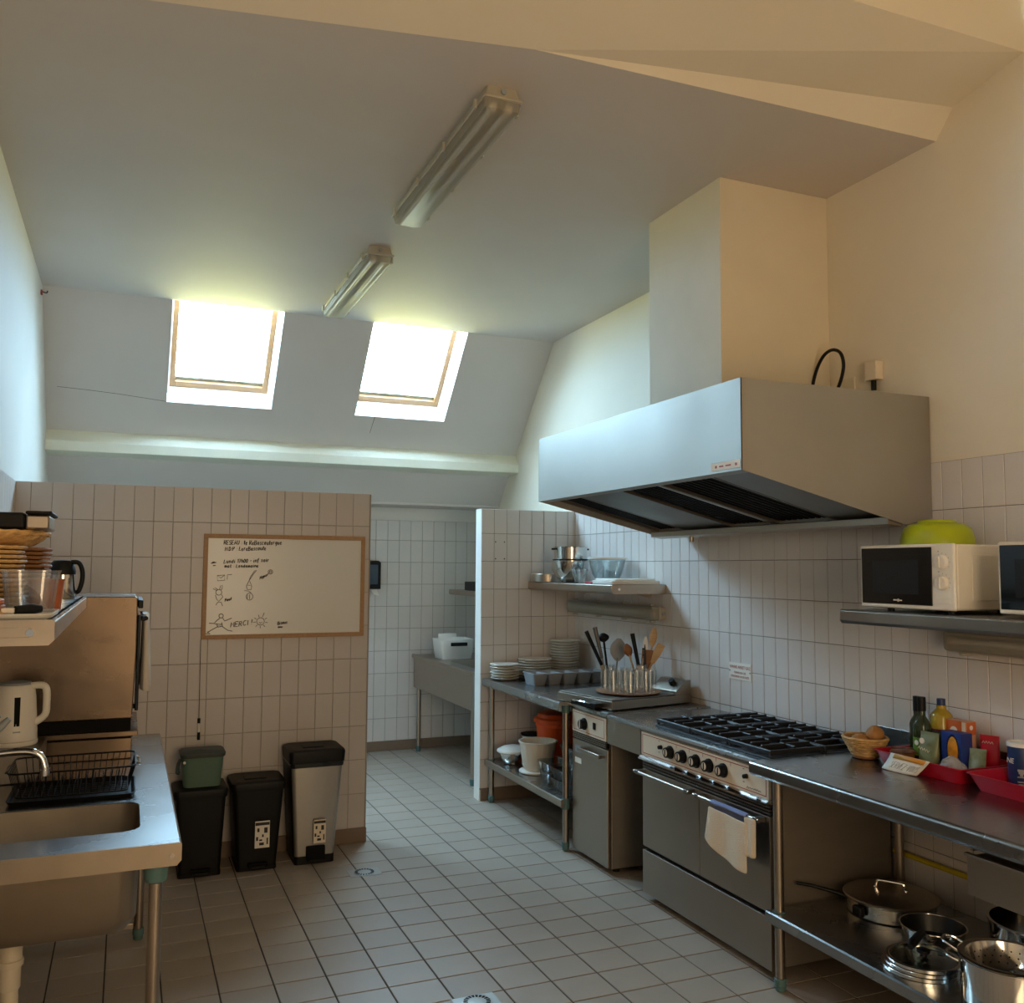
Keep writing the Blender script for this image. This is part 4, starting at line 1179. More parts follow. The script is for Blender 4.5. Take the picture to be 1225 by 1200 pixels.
MB(T).lathe((2.835, 5.70, ZS + 0.1515), [(0.105, 0.0), (0.112, 0.004), (0.118, 0.092), (0.122, 0.095), (0.115, 0.095), (0.109, 0.008), (0.0, 0.006)], 40).build('pan_wall', 'mirror', T)
MB(T).lathe((2.835, 5.70, ZS + 0.1515), [(0.118, 0.001), (0.124, 0.004), (0.124, 0.010), (0.1125, 0.012)], 40).build('base_ring', 'black', T)
for s in (-1, 1):
    MB(T).box(2.835 + s * 0.13 - 0.012, 2.835 + s * 0.13 + 0.012, 5.69, 5.71, ZS + 0.225, ZS + 0.238).build('handle', 'black', T, bevel=0.003)
T = thing('glass_bowl', 'clear glass salad bowl with a white rim behind the chopping boards', 'bowl', (2.97, 5.42, ZS))
MB(T).lathe((2.97, 5.42, ZS), [(0.06, 0.0), (0.066, 0.004), (0.10, 0.06), (0.125, 0.158), (0.120, 0.158), (0.094, 0.062), (0.06, 0.01), (0.0, 0.009)], 36).build('bowl_wall', 'glassb', T)
MB(T).lathe((2.97, 5.42, ZS), [(0.121, 0.1585), (0.13, 0.160), (0.131, 0.172), (0.126, 0.174), (0.119, 0.168), (0.119, 0.160)], 36).build('rim', 'white', T)
o = MB().lathe((2.79, 5.47, ZS), [(0.030, 0.0), (0.032, 0.004), (0.060, 0.095), (0.057, 0.095), (0.028, 0.010), (0.0, 0.008)], 28).build('measuring_beaker', 'glass')
tag(o, 'clear flared glass beaker in front of the glass salad bowl', 'beaker')
for k, (a, b, c, d, z, th, lab) in enumerate(((2.755, 3.10, 4.955, 5.235, ZS, 0.022, 'lower thick white chopping board on the corner shelf'), (2.79, 3.085, 4.99, 5.26, ZS + 0.0225, 0.012, 'upper thin white chopping board on the corner shelf'))):
    q = MB()
    q.loft([q.rring((a + b) / 2, (c + d) / 2, (b - a) / 2, (d - c) / 2, 0.02, z), q.rring((a + b) / 2, (c + d) / 2, (b - a) / 2, (d - c) / 2, 0.02, z + th)])
    tag(q.build('chopping_board', 'white', bevel=0.002), lab, 'board', 'chopping boards')
o = MB().box(2.77, 2.80, 5.27, 5.36, ZS, ZS + 0.012).build('red_spatula', 'redtray', bevel=0.004)
tag(o, 'short red plastic scraper lying between beaker and chopping boards', 'scraper')
o = MB()

# ------------------------------------------------------------------ on the far table's lower shelf
ZL = 0.2985
T = thing('steel_bowl', 'small polished steel bowl covered with a white dish', 'bowl', (2.52, 5.96, ZL))
MB(T).lathe((2.52, 5.96, ZL), [(0.055, 0.0), (0.06, 0.003), (0.085, 0.04), (0.092, 0.082), (0.088, 0.082), (0.08, 0.04), (0.05, 0.006), (0.0, 0.005)], 32).build('bowl_wall', 'mirror', T)
o = MB().lathe((2.52, 5.96, ZL + 0.0825), [(0.108, 0.0), (0.112, 0.006), (0.108, 0.016), (0.07, 0.036), (0.03, 0.044), (0.0, 0.044), ], 36).build('white_dish', 'porcelain')
tag(o, 'white dish turned over as a cover on the small steel bowl', 'dish')
T = thing('white_pot', 'white pot with a flared black lid behind the ribbed basket', 'pot', (2.705, 6.06, ZL))
MB(T).lathe((2.705, 6.06, ZL), [(0.06, 0.0), (0.065, 0.004), (0.068, 0.165), (0.064, 0.165), (0.06, 0.006), (0.0, 0.005)], 32).build('pot_wall', 'porcelain', T)
MB(T).lathe((2.705, 6.06, ZL), [(0.066, 0.166), (0.074, 0.172), (0.076, 0.182), (0.05, 0.186), (0.0, 0.187)], 32).build('lid', 'blackm', T)
# ribbed basket of a salad spinner
C0 = Vector((2.575, 5.66, ZL))
o = MB().lathe(C0, [(0.118, 0.0), (0.126, 0.004), (0.126, 0.013), (0.118, 0.016), (0.0, 0.016)], 40).build('spinner_base', 'white')
tag(o, 'flat white plastic disc under the ribbed basket', 'disc')
T = thing('salad_basket', 'cream ribbed plastic salad spinner basket on a white disc', 'basket', C0 + Vector((0, 0, 0.0165)))
q = MB(T)
n = 72
rings = []
for rr, z in ((0.085, 0.0165), (0.098, 0.03), (0.122, 0.195), (0.132, 0.2), (0.132, 0.206), (0.119, 0.206), (0.093, 0.033), (0.08, 0.022)):
    rings.append([C0 + Vector((rr * (1 + (0.012 if k % 4 < 2 and 0.02 < z < 0.197 else 0)) * math.cos(2 * math.pi * k / n), rr * (1 + (0.012 if k % 4 < 2 and 0.02 < z < 0.197 else 0)) * math.sin(2 * math.pi * k / n), z)) for k in range(n)])
q.loft(rings)
q.build('ribbed_wall', mat('ribbed_cream', 'ece2d2', 0.5, alpha=0.88), T)
T = thing('orange_tub', 'orange plastic tub with a lid at the back of the lower shelf', 'tub', (2.81, 5.86, ZL))
MB(T).lathe((2.81, 5.86, ZL), [(0.118, 0.0), (0.124, 0.005), (0.142, 0.255), (0.148, 0.262), (0.148, 0.285), (0.140, 0.285), (0.118, 0.01), (0.0, 0.008)], 40).build('tub_wall', 'orange', T)
MB(T).lathe((2.81, 5.86, ZL), [(0.156, 0.286), (0.162, 0.290), (0.162, 0.312), (0.150, 0.320), (0.138, 0.322), (0.128, 0.345), (0.10, 0.352), (0.0, 0.354)], 40).build('lid', 'orange', T)
def glass_dish(name, label, cx, cy, z, hx, hy, h, g='glassb', group='glass dishes on the lower shelf'):
    q = MB()
    q.loft([q.rring(0, 0, hx * 0.8, hy * 0.8, 0.03, 0), q.rring(0, 0, hx * 0.97, hy * 0.97, 0.035, h - 0.006), q.rring(0, 0, hx, hy, 0.035, h - 0.003), q.rring(0, 0, hx, hy, 0.035, h),
            q.rring(0, 0, hx * 0.94, hy * 0.94, 0.033, h), q.rring(0, 0, hx * 0.77, hy * 0.77, 0.028, 0.005)])
    o = q.build(name, g)
    o.location = (cx, cy, z)
    return tag(o, label, 'dish', group)
glass_dish('glass_dish', 'square glass dish at the bottom beside the ribbed basket', 2.56, 5.37, ZL, 0.085, 0.085, 0.07)
glass_dish('glass_dish', 'square glass dish with dark rim stacked beside the ribbed basket', 2.56, 5.37, ZL + 0.0705, 0.092, 0.092, 0.06)
glass_dish('glass_dish', 'long glass oven dish at the table leg, lowest of its pile', 2.57, 5.10, ZL, 0.12, 0.14, 0.07)
glass_dish('glass_dish', 'long glass oven dish at the table leg, second from the bottom', 2.57, 5.10, ZL + 0.0705, 0.125, 0.145, 0.065)
glass_dish('glass_dish', 'glass oven dish at the table leg, third from the bottom', 2.60, 5.11, ZL + 0.136, 0.11, 0.125, 0.06)
glass_dish('glass_dish', 'small glass dish on top of the pile at the table leg', 2.61, 5.12, ZL + 0.1965, 0.095, 0.11, 0.065)
o = MB().lathe((2.77, 5.42, ZL), [(0.07, 0), (0.075, 0.004), (0.095, 0.17), (0.091, 0.17), (0.07, 0.008), (0, 0.007)], 32).build('glass_jug', 'glassb')
tag(o, 'tall clear glass bowl in front of the orange tub', 'bowl')

# ------------------------------------------------------------------ near table: trays and groceries
ZN = 0.8725
def red_tray(label, x0, x1, y0, y1):
    cx, cy, hx, hy = (x0 + x1) / 2, (y0 + y1) / 2, (x1 - x0) / 2, (y1 - y0) / 2
    q = MB()
    q.loft([q.rring(0, 0, hx - 0.03, hy - 0.036, 0.022, 0.0), q.rring(0, 0, hx - 0.008, hy - 0.008, 0.025, 0.056), q.rring(0, 0, hx, hy, 0.028, 0.058), q.rring(0, 0, hx, hy, 0.028, 0.061),
            q.rring(0, 0, hx - 0.010, hy - 0.010, 0.024, 0.060), q.rring(0, 0, hx - 0.033, hy - 0.039, 0.02, 0.004)])
    o = q.build('red_tray', 'redtray')
    o.location = (cx, cy, ZN)
    return tag(o, label, 'tray', 'red trays')
red_tray('red plastic tray with bottles and a paper note', 2.80, 3.116, 2.47, 2.905)
red_tray('red plastic tray holding the blue salt canister', 2.79, 3.09, 2.02, 2.452)
ZY = ZN + 0.0045
T = thing('wicker_basket', 'small pale wicker basket holding potatoes beside the hob', 'basket', (2.87, 3.005, ZN))
cb_ = Vector((2.87, 3.005, ZN))
MB(T).lathe(cb_, [(0.045, 0.0), (0.052, 0.004), (0.052, 0.014), (0.0, 0.014)], 28, 1.0, 1.1).build('foot', 'woodd', T)
for k in range(7):
    t = k / 6
    rr = 0.052 + 0.030 * t
    q = MB(T)
    q.tube([cb_ + Vector((rr * math.cos(a) * 1.0, rr * 1.1 * math.sin(a), 0.017 + 0.0095 * k + 0.0012 * math.sin(a * 12 + k * 3.14))) for a in [2 * math.pi * i / 40 for i in range(40)]], 0.0055, 6, closed=True)
    q.build('woven_row', 'wicker', T)
q = MB(T)
q.tube([cb_ + Vector((0.084 * math.cos(a), 0.0925 * math.sin(a), 0.083)) for a in [2 * math.pi * i / 40 for i in range(40)]], 0.007, 6, closed=True)
q.build('rim', 'wicker', T)
def lump(name, label, cat, c, r, sx, sy, sz, m, group=None, seed=1):
    rnd = random.Random(seed)
    ph = [rnd.uniform(0, 6) for _ in range(6)]
    q = MB()
    rings = []
    for i in range(1, 10):
        a = math.pi * i / 10
        ring = []
        for j in range(16):
            b = 2 * math.pi * j / 16
            k = 1 + 0.07 * math.sin(2 * b + ph[0]) * math.sin(a) + 0.05 * math.sin(3 * a + ph[1]) + 0.03 * math.sin(3 * b + ph[2])
            ring.append((r * k * sx * math.sin(a) * math.cos(b), r * k * sy * math.sin(a) * math.sin(b), -r * sz * math.cos(a)))
        rings.append(ring)
    q.loft(rings)
    o = q.build(name, m)
    o.location = c
    return tag(o, label, cat, group)
lump('potato', 'larger potato heaped on top in the wicker basket', 'potato', (2.905, 2.985, 0.968), 0.036, 1.0, 1.0, 1.05, 'potato', 'potatoes in the basket', 3)
lump('potato', 'smaller potato in the wicker basket, beside the big one', 'potato', (2.845, 3.01, 0.945), 0.032, 1.1, 1.0, 0.9, 'potato', 'potatoes in the basket', 5)
lump('potato', 'potato at the bottom of the wicker basket, nearly hidden', 'potato', (2.875, 3.03, 0.920), 0.030, 1.0, 1.2, 0.9, 'potato', 'potatoes in the basket', 7)

def bottle(label, x, y, z, r, h, neck, capm, bodym, lab=None, capr=0.016, cap=0.045, body=0.58):
    T = thing('bottle', label, 'bottle', (x, y, z))
    c = (x, y, z)
    hb = h * body
    MB(T).lathe(c, [(r * 0.9, 0.0), (r, 0.005), (r, hb), (r * 0.85, hb + 0.02 * (h - cap - hb) / 0.075), (neck, hb + 0.05 * (h - cap - hb) / 0.075), (neck, h - cap), (neck * 0.7, h - cap), (0.0, h - cap)], 28).build('body', bodym, T)
    MB(T).lathe(c, [(capr, h - cap + 0.0004), (capr, h - 0.002), (capr * 0.9, h), (0.0, h)], 20).build('cap', capm, T)
    if lab:
        m, z0, z1 = lab
        l = MB(T).lathe(c, [(r + 0.0006, z0), (r + 0.0006, z1)], 28)
        l.f = [q for q in l.f if len(q) == 4]
        l.build('label_band', m, T)
    return T
b = bottle('tall dark green oil bottle with black cap and green label', 2.945, 2.775, ZY, 0.034, 0.272, 0.0145, 'black', 'bottle', ('labelg', 0.045, 0.115), 0.0165, 0.055)
MB(b).cyl((2.945 - 0.0352, 2.775 - 0.004, ZY + 0.095), (2.945 - 0.0362, 2.775 - 0.004, ZY + 0.095), 0.010, seg=16).build('label_mark', 'paper', b)
bottle('slimmer dark bottle half hidden behind the green labelled one', 2.985, 2.838, ZY, 0.029, 0.265, 0.0125, 'black', 'bottle', None, 0.014, 0.06)
bottle('yellow cooking oil bottle with blue cap and purple label', 3.040, 2.765, ZY, 0.042, 0.262, 0.018, 'bluecap', 'oil', ('labelp', 0.10, 0.145), 0.0165, 0.026, 0.74)
def carton(name, label, x0, x1, y0, y1, z0, z1, mx, my):
    """mx = colour of the face looking to -X, my = colour of the whole carton"""
    T = thing(name, label, 'box', ((x0 + x1) / 2, (y0 + y1) / 2, z0))
    MB(T).box(x0, x1, y0, y1, z0, z1).build('carton', my, T, smooth=False, bevel=0.0015)
    MB(T).box(x0 - 0.0008, x0, y0 + 0.001, y1 - 0.001, z0 + 0.001, z1 - 0.001).build('front_print', mx, T, smooth=False)
    return T
t_ = carton('food_carton', 'orange and salmon food carton standing behind the blue one', 3.022, 3.075, 2.632, 2.728, ZY, 1.066, 'boxo', 'cartonl')
MB(t_).box(3.0205, 3.0211, 2.634, 2.652, ZY + 0.01, 1.064).build('pale_strip', 'cream', t_, smooth=False)
MB(t_).cyl((3.0212, 2.69, 1.025), (3.0206, 2.69, 1.025), 0.017, seg=20).build('round_mark', 'paper', t_)
MB(t_).box(3.024, 3.073, 2.6312, 2.6318, 1.015, 1.064).build('side_print', 'boxo', t_, smooth=False)
MB(t_).cyl((3.047, 2.6312, 1.043), (3.047, 2.6306, 1.043), 0.009, seg=16).build('side_mark', 'paper', t_)
t_ = carton('food_carton', 'dark blue carton with a pasta picture in the red tray', 2.955, 3.012, 2.597, 2.692, ZY, 1.030, 'boxb', 'boxb')
q = MB(t_)
ov = [(2.638 + 0.024 * math.cos(a), 0.963 + 0.052 * math.sin(a)) for a in [2 * math.pi * i / 24 for i in range(24)]]
q.prism(ov, 'x', 2.9535, 2.9541)
q.build('pasta_picture', 'pasta', t_, smooth=False)
q = MB(t_)
q.prism([(2.638 + 0.029 * math.cos(a), 0.963 + 0.058 * math.sin(a)) for a in [2 * math.pi * i / 24 for i in range(24)]], 'x', 2.9542, 2.9546)
q.build('picture_border', 'cream', t_, smooth=False)
def pouch(name, label, cat, c, w, h, d, m, rot, tilt=0.0):
    """standing pouch, broad face to local -X"""
    T = thing(name, label, cat, c, rot)
    q = MB()
    rings = []
    for t, th, ww in ((0, 0.5, 0.9), (0.08, 1.0, 0.98), (0.45, 0.9, 1.0), (0.8, 0.45, 0.98), (0.93, 0.06, 1.0), (1.0, 0.05, 1.0)):
        hx, hy = max(d / 2 * th, 0.0012), w / 2 * ww
        rings.append([(hx * math.cos(a) + tilt * t, hy * (abs(math.sin(a)) ** 0.5) * (1 if math.sin(a) >= 0 else -1), h * t) for a in [2 * math.pi * i / 20 for i in range(20)]])
    q.loft(rings)
    q.build('bag', m, T)
    return T
t_ = pouch('food_pouch', 'olive green food pouch with white lettering in front of the bottles', 'pouch', (2.895, 2.70, ZY), 0.088, 0.148, 0.042, 'pouch', 0.0, 0.01)
MB().cyl((-0.0175, 0.012, 0.115), (-0.0215, 0.012, 0.115), 0.011, seg=16).build('round_mark', 'paper', t_)
q = MB()
q.tube([(-0.0215, 0.030 - 0.006 * k, 0.088 + (0.006 if k % 2 else -0.004) - k * 0.0012) for k in range(10)], 0.0014, 5)
q.build('script_mark', 'paper', t_)
pouch('food_pouch', 'dark green pouch between the olive pouch and the blue carton', 'pouch', (2.975, 2.725, ZY), 0.05, 0.142, 0.03, 'labeldk', 0.2)
rnd_ = random.Random(21)
q = MB()
rings = []
for i in range(1, 12):
    a = math.pi * i / 12
    peak = 1.0 + 0.35 * max(0, math.cos(a + math.pi)) ** 3
    rings.append([(0.042 * math.sin(a) * math.cos(b) * rnd_.uniform(0.78, 1.12), 0.052 * math.sin(a) * math.sin(b) * rnd_.uniform(0.78, 1.12), 0.036 - 0.036 * math.cos(a) * peak * rnd_.uniform(0.9, 1.0)) for b in [2 * math.pi * j / 18 for j in range(18)]])
q.loft(rings)
o = q.build('cellophane_bag', 'cello', smooth=False)
o.location = (2.880, 2.575, ZY)
tag(o, 'crumpled clear cellophane bag lying in the red tray', 'bag')
stripes = mat('striped_wrapper', '6d4a34', 0.35, var=(16, 0.7, (1, 4, 1)))
T = thing('snack_box', 'low brown card box under the snack bars', 'box', (2.885, 2.82, ZY))
q = MB(T)
q.loft([q.rring(2.885, 2.822, 0.032, 0.036, 0.003, ZY), q.rring(2.885, 2.822, 0.032, 0.036, 0.003, ZY + 0.052), q.rring(2.885, 2.822, 0.030, 0.034, 0.003, ZY + 0.052), q.rring(2.885, 2.822, 0.030, 0.034, 0.003, ZY + 0.002)])
q.build('card', 'woodd', T, smooth=False)
for k, (x, y, z, a, lab) in enumerate(((2.865, 2.795, ZY + 0.059, 0.4, 'brown striped snack bar lying on the card box above the note'), (2.90, 2.838, ZY + 0.0595, 0.25, 'brown striped snack bar next to the wicker basket'), (2.868, 2.752, ZY + 0.010, 0.1, 'shiny snack bar lying low beside the olive pouch'))):
    q = MB()
    q.loft([[(-0.055, -0.014, 0), (-0.055, 0.014, 0), (-0.055, 0.014, 0.002), (-0.055, -0.014, 0.002)], [(-0.047, -0.013, -0.006), (-0.047, 0.013, -0.006), (-0.047, 0.013, 0.008), (-0.047, -0.013, 0.008)],
            [(0.047, -0.013, -0.006), (0.047, 0.013, -0.006), (0.047, 0.013, 0.008), (0.047, -0.013, 0.008)], [(0.055, -0.014, 0), (0.055, 0.014, 0), (0.055, 0.014, 0.002), (0.055, -0.014, 0.002)]])
    o = q.build('snack_bar', stripes, bevel=0.002)
    o.location = (x, y, z)
    o.rotation_euler = (0.1, 0.15 if k < 2 else 0, 1.2 + a)
    tag(o, lab, 'snack', 'snack bars in the red tray')
t_ = pouch('food_packet', 'bright red packet standing upright by the tiles', 'packet', (3.055, 2.556, ZY), 0.07, 0.15, 0.03, 'redtray', 0.35)
q = MB()
q.tube([(-0.016, 0.022 - 0.005 * k, 0.125 + (0.004 if k % 2 else -0.004)) for k in range(9)], 0.0013, 5)
q.build('script_mark', 'paper', t_)
o = pouch('food_packet', 'green and white packet leaning on the red one', 'packet', (2.972, 2.55, ZY), 0.06, 0.10, 0.025, mat('green_white_print', '77866b', 0.3, var=(22, 0.5)), 0.5, 0.045)
T = thing('salt_canister', 'dark blue round salt canister with a white lid', 'canister', (2.995, 2.375, ZY))
c = (2.995, 2.375, ZY)
MB(T).lathe(c, [(0.044, 0.0), (0.045, 0.003), (0.045, 0.146), (0.0, 0.146)], 36).build('tube', 'salt', T)
MB(T).lathe(c, [(0.0475, 0.1463), (0.0475, 0.158), (0.045, 0.161), (0.041, 0.161), (0.039, 0.156), (0.0, 0.156)], 36).build('lid', 'white', T)
a_ = math.radians(172)
nv = Vector((math.cos(a_), math.sin(a_), 0))
tx = Vector((-nv.y, nv.x, 0))
rot_ = Matrix((tx, Vector((0, 0, 1)), nv)).transposed().to_euler()
text('lettering', 'NE', 0.026, 'paper', Vector(c) + nv * 0.0458 - tx * 0.022 + Vector((0, 0, 0.088)), rot_, T, shear=0.15)
q = MB(T)
a2 = math.radians(216)
n2 = Vector((math.cos(a2), math.sin(a2), 0))
t2 = Vector((-n2.y, n2.x, 0))
C2 = Vector(c) + n2 * 0.0458
for w_, z0, z1 in ((0.012, 0.062, 0.070), (0.009, 0.054, 0.062), (0.005, 0.046, 0.054), (0.013, 0.041, 0.045), (0.013, 0.024, 0.028), (0.010, 0.015, 0.019)):
    pts_ = [C2 - t2 * w_, C2 + t2 * w_]
    q.loft([[p + Vector((0, 0, z0)) for p in pts_] + [p + Vector((0, 0, z0)) - n2 * 0.001 for p in reversed(pts_)], [p + Vector((0, 0, z1)) for p in pts_] + [p + Vector((0, 0, z1)) - n2 * 0.001 for p in reversed(pts_)]])
q.build('cup_print', 'greyplastic', T, smooth=False)

# paper note over the tray edge
T = thing('paper_note', 'white paper note with orange tape hung over the red tray', 'note', (2.775, 2.71, ZN))
rows = []
for i in range(6):
    t = i / 5
    row = []
    for j in range(6):
        u = j / 5
        y = (2.790 + (2.600 - 2.790) * u) * (1 - t) + (2.815 + (2.655 - 2.815) * u) * t
        z = 0.938 * (1 - t) + (0.876 - 0.003 * math.sin(u * 3)) * t
        x = 2.795 - 0.026 * t + 0.008 * math.sin(math.pi * t) * 0.5 + (0.014 * u * u * t)
        row.append((x, y, z))
    rows.append(row)
q = MB(T)
q.add([p for r in rows for p in r], [(i * 6 + j, i * 6 + j + 1, (i + 1) * 6 + j + 1, (i + 1) * 6 + j) for i in range(5) for j in range(5)])
pn = q.build('sheet', 'paper', T)
pn.modifiers.new('thick', 'SOLIDIFY').thickness = 0.0006
q = MB(T)
tp_ = [(2.7935, 2.770, 0.9375), (2.7935, 2.618, 0.9375), (2.7885, 2.627, 0.9205), (2.7885, 2.776, 0.9205)]
q.add(tp_, [(0, 1, 2, 3)])
q.build('tape', 'tape', T).modifiers.new('thick', 'SOLIDIFY').thickness = 0.0005
def on_note(u, t, lift=0.0008):
    y = (2.790 + (2.600 - 2.790) * u) * (1 - t) + (2.815 + (2.655 - 2.815) * u) * t
    z = 0.938 * (1 - t) + (0.876 - 0.003 * math.sin(u * 3)) * t
    x = 2.795 - 0.026 * t + 0.004 * math.sin(math.pi * t) + 0.014 * u * u * t
    return (x - lift, y, z + lift * 0.3)
st_, wd_ = pen_strokes('SERVEZ-VOUS', 0.3, 4)
q = MB(T)
for s_ in st_:
    q.tube([on_note(0.16 + 0.76 * p[0] / wd_, 0.80 - 0.36 * p[1] / 6 + 0.02) for p in s_], 0.0006, 4)
q.build('lettering', 'ink', T)

# ------------------------------------------------------------------ pans on the lower shelf
ZP = 0.3005
T = thing('saute_pan', 'wide steel saute pan under a flat steel lid', 'pan', (2.845, 2.86, ZP))
c = (2.845, 2.86, ZP)
MB(T).lathe(c, [(0.158, 0.0), (0.165, 0.004), (0.170, 0.055), (0.173, 0.057), (0.166, 0.057), (0.161, 0.008), (0.0, 0.006)], 48).build('pan_wall', 'mirror', T)
hp = Vector((2.845, 2.86, ZP + 0.045))
dv = Vector((-0.80, 0.60, 0)).normalized()
MB(T).tube([hp + dv * 0.17, hp + dv * 0.20 + Vector((0, 0, 0.01)), hp + dv * 0.30 + Vector((0, 0, 0.03)), hp + dv * 0.36 + Vector((0, 0, 0.035))], [0.012, 0.008, 0.007, 0.006], 10).build('handle', 'black', T)
dv = Vector((-0.96, -0.05, 0)).normalized()
MB(T).box(2.845 - 0.196, 2.845 - 0.170, 2.82, 2.865, ZP + 0.012, ZP + 0.052).build('handle_bracket', 'black', T, bevel=0.006)
T = thing('pan_lid', 'flat round steel lid with a bent wire handle on the saute pan', 'lid', (2.845, 2.86, ZP + 0.0575))
c = Vector((2.845, 2.86, ZP + 0.0575))
MB(T).lathe(c, [(0.168, 0.0), (0.178, 0.001), (0.180, 0.008), (0.176, 0.012), (0.160, 0.012), (0.150, 0.018), (0.06, 0.026), (0.0, 0.028)], 48).build('lid_disc', 'steel', T)
hv = Vector((0.55, -0.83, 0)).normalized()
MB(T).tube(smoothpath([c + hv * -0.062 + Vector((0, 0, 0.028)), c + hv * -0.056 + Vector((0, 0, 0.030)), c + hv * -0.05 + Vector((0, 0, 0.052)), c + hv * -0.036 + Vector((0, 0, 0.056)),
                       c + hv * 0.036 + Vector((0, 0, 0.056)), c + hv * 0.05 + Vector((0, 0, 0.052)), c + hv * 0.056 + Vector((0, 0, 0.030)), c + hv * 0.062 + Vector((0, 0, 0.028))]), 0.0055, 8).build('handle', 'chrome', T)
T = thing('frying_pan', 'non-stick frying pan with a steel rim beside the lid pile', 'pan', (2.75, 2.565, ZP))
c = Vector((2.75, 2.565, ZP))
MB(T).lathe(c, [(0.0, 0.0), (0.085, 0.0), (0.092, 0.004), (0.112, 0.062), (0.116, 0.064), (0.115, 0.067), (0.110, 0.066), (0.0895, 0.0085), (0.0, 0.0065)], 44).build('pan_wall', 'mirror', T)
MB(T).lathe(c, [(0.0, 0.008), (0.089, 0.010), (0.1095, 0.0648), (0.1094, 0.0650), (0.0885, 0.0106), (0.0, 0.0086)], 44).build('coating', 'nonstick', T)
dv = Vector((-0.86, -0.51, 0)).normalized()
MB(T).tube([c + dv * 0.108 + Vector((0, 0, 0.052)), c + dv * 0.14 + Vector((0, 0, 0.075)), c + dv * 0.20 + Vector((0, 0, 0.092)), c + dv * 0.30 + Vector((0, 0, 0.096)), c + dv * 0.33 + Vector((0, 0, 0.092))], [0.008, 0.010, 0.014, 0.015, 0.010], 12).build('handle', 'black', T)
for k in (-1, 1):
    MB(T).cyl(c + dv * 0.106 + Vector((dv.y, -dv.x, 0)) * 0.012 * k + Vector((0, 0, 0.05)), c + dv * 0.119 + Vector((dv.y, -dv.x, 0)) * 0.012 * k + Vector((0, 0, 0.055)), 0.005, seg=10).build('rivet', 'chrome', T)
for k, lab in enumerate(('lowest glass pan lid with a steel rim in the pile of lids', 'middle glass pan lid in the pile of lids', 'topmost glass pan lid, its knob under the pan handle')):
    c = Vector((2.545 + 0.003 * k, 2.43 - 0.003 * k, ZP + 0.0135 * k))
    T = thing('pan_lid', lab, 'lid', c, group='glass lids in the pile')
    r = 0.126 - 0.003 * k
    MB(T).lathe(c, [(r - 0.012, 0.0), (r, 0.001), (r + 0.001, 0.011), (r - 0.004, 0.013), (r - 0.012, 0.011)], 44).build('rim', 'chrome', T)
    MB(T).lathe(c, [(r - 0.0125, 0.005), (r * 0.75, 0.009), (r * 0.3, 0.0122), (0.0, 0.0128)], 44).build('glass_disc', 'glassb', T)
    if k == 2:
        MB(T).lathe(c, [(0.012, 0.0132), (0.010, 0.02), (0.022, 0.026), (0.022, 0.034), (0.016, 0.037), (0.0, 0.037)], 20).build('knob', 'black', T)
T = thing('stock_pot', 'wide steel stock pot at the back of the lower shelf', 'pot', (2.925, 2.26, ZP))
c = Vector((2.925, 2.26, ZP))
MB(T).lathe(c, [(0.160, 0.0), (0.166, 0.004), (0.168, 0.150), (0.173, 0.153), (0.173, 0.157), (0.163, 0.157), (0.160, 0.010), (0.0, 0.008)], 48).build('pot_wall', 'mirror', T)
T = thing('steel_pot', 'polished steel pot in the foreground with a colander hung in it', 'pot', (2.60, 2.13, ZP))
c = Vector((2.60, 2.13, ZP))
MB(T).lathe(c, [(0.132, 0.0), (0.138, 0.004), (0.140, 0.128), (0.146, 0.131), (0.146, 0.135), (0.135, 0.135), (0.132, 0.010), (0.0, 0.008)], 48).build('pot_wall', 'mirror', T)
dv = Vector((-0.5, 0.86, 0)).normalized()
sv = Vector((dv.y, -dv.x, 0))
MB(T).tube(smoothpath([c + dv * 0.14 + sv * 0.035 + Vector((0, 0, 0.105)), c + dv * 0.165 + sv * 0.034 + Vector((0, 0, 0.112)), c + dv * 0.18 + sv * 0.02 + Vector((0, 0, 0.116)), c + dv * 0.18 - sv * 0.02 + Vector((0, 0, 0.116)), c + dv * 0.165 - sv * 0.034 + Vector((0, 0, 0.112)), c + dv * 0.14 - sv * 0.035 + Vector((0, 0, 0.105))]), 0.0045, 8).build('handle', 'chrome', T)
T = thing('colander', 'perforated steel colander sitting in the foreground pot', 'colander', c + Vector((0, 0, 0.1355)))
c3 = c + Vector((0, 0, 0.136))
MB(T).lathe(c3, [(0.06, -0.095), (0.11, -0.06), (0.128, -0.002), (0.145, 0.0), (0.148, 0.005), (0.140, 0.007), (0.126, 0.005), (0.106, -0.058), (0.058, -0.091), (0.0, -0.092)], 48).build('bowl_wall', 'mirror', T)
q = MB(T)
for rr, zz, n in ((0.121, -0.022, 30), (0.116, -0.038, 28), (0.109, -0.055, 26)):
    for k in range(n):
        a = 2 * math.pi * k / n
        p = c3 + Vector((rr * math.cos(a), rr * math.sin(a), zz))
        d_ = Vector((math.cos(a), math.sin(a), -0.4)).normalized()
        q.cyl(p - d_ * 0.004, p - d_ * 0.0005, 0.0026, seg=6)
q.build('perforations', 'blackm', T, smooth=False, kind='stuff')
MB(T).tube(smoothpath([c3 + dv * 0.142 + sv * 0.04 + Vector((0, 0, 0.004)), c3 + dv * 0.17 + sv * 0.036 + Vector((0, 0, 0.016)), c3 + dv * 0.19 + sv * 0.02 + Vector((0, 0, 0.020)), c3 + dv * 0.19 - sv * 0.02 + Vector((0, 0, 0.020)), c3 + dv * 0.17 - sv * 0.036 + Vector((0, 0, 0.016)), c3 + dv * 0.142 - sv * 0.04 + Vector((0, 0, 0.004))]), 0.0045, 8).build('handle', 'chrome', T)

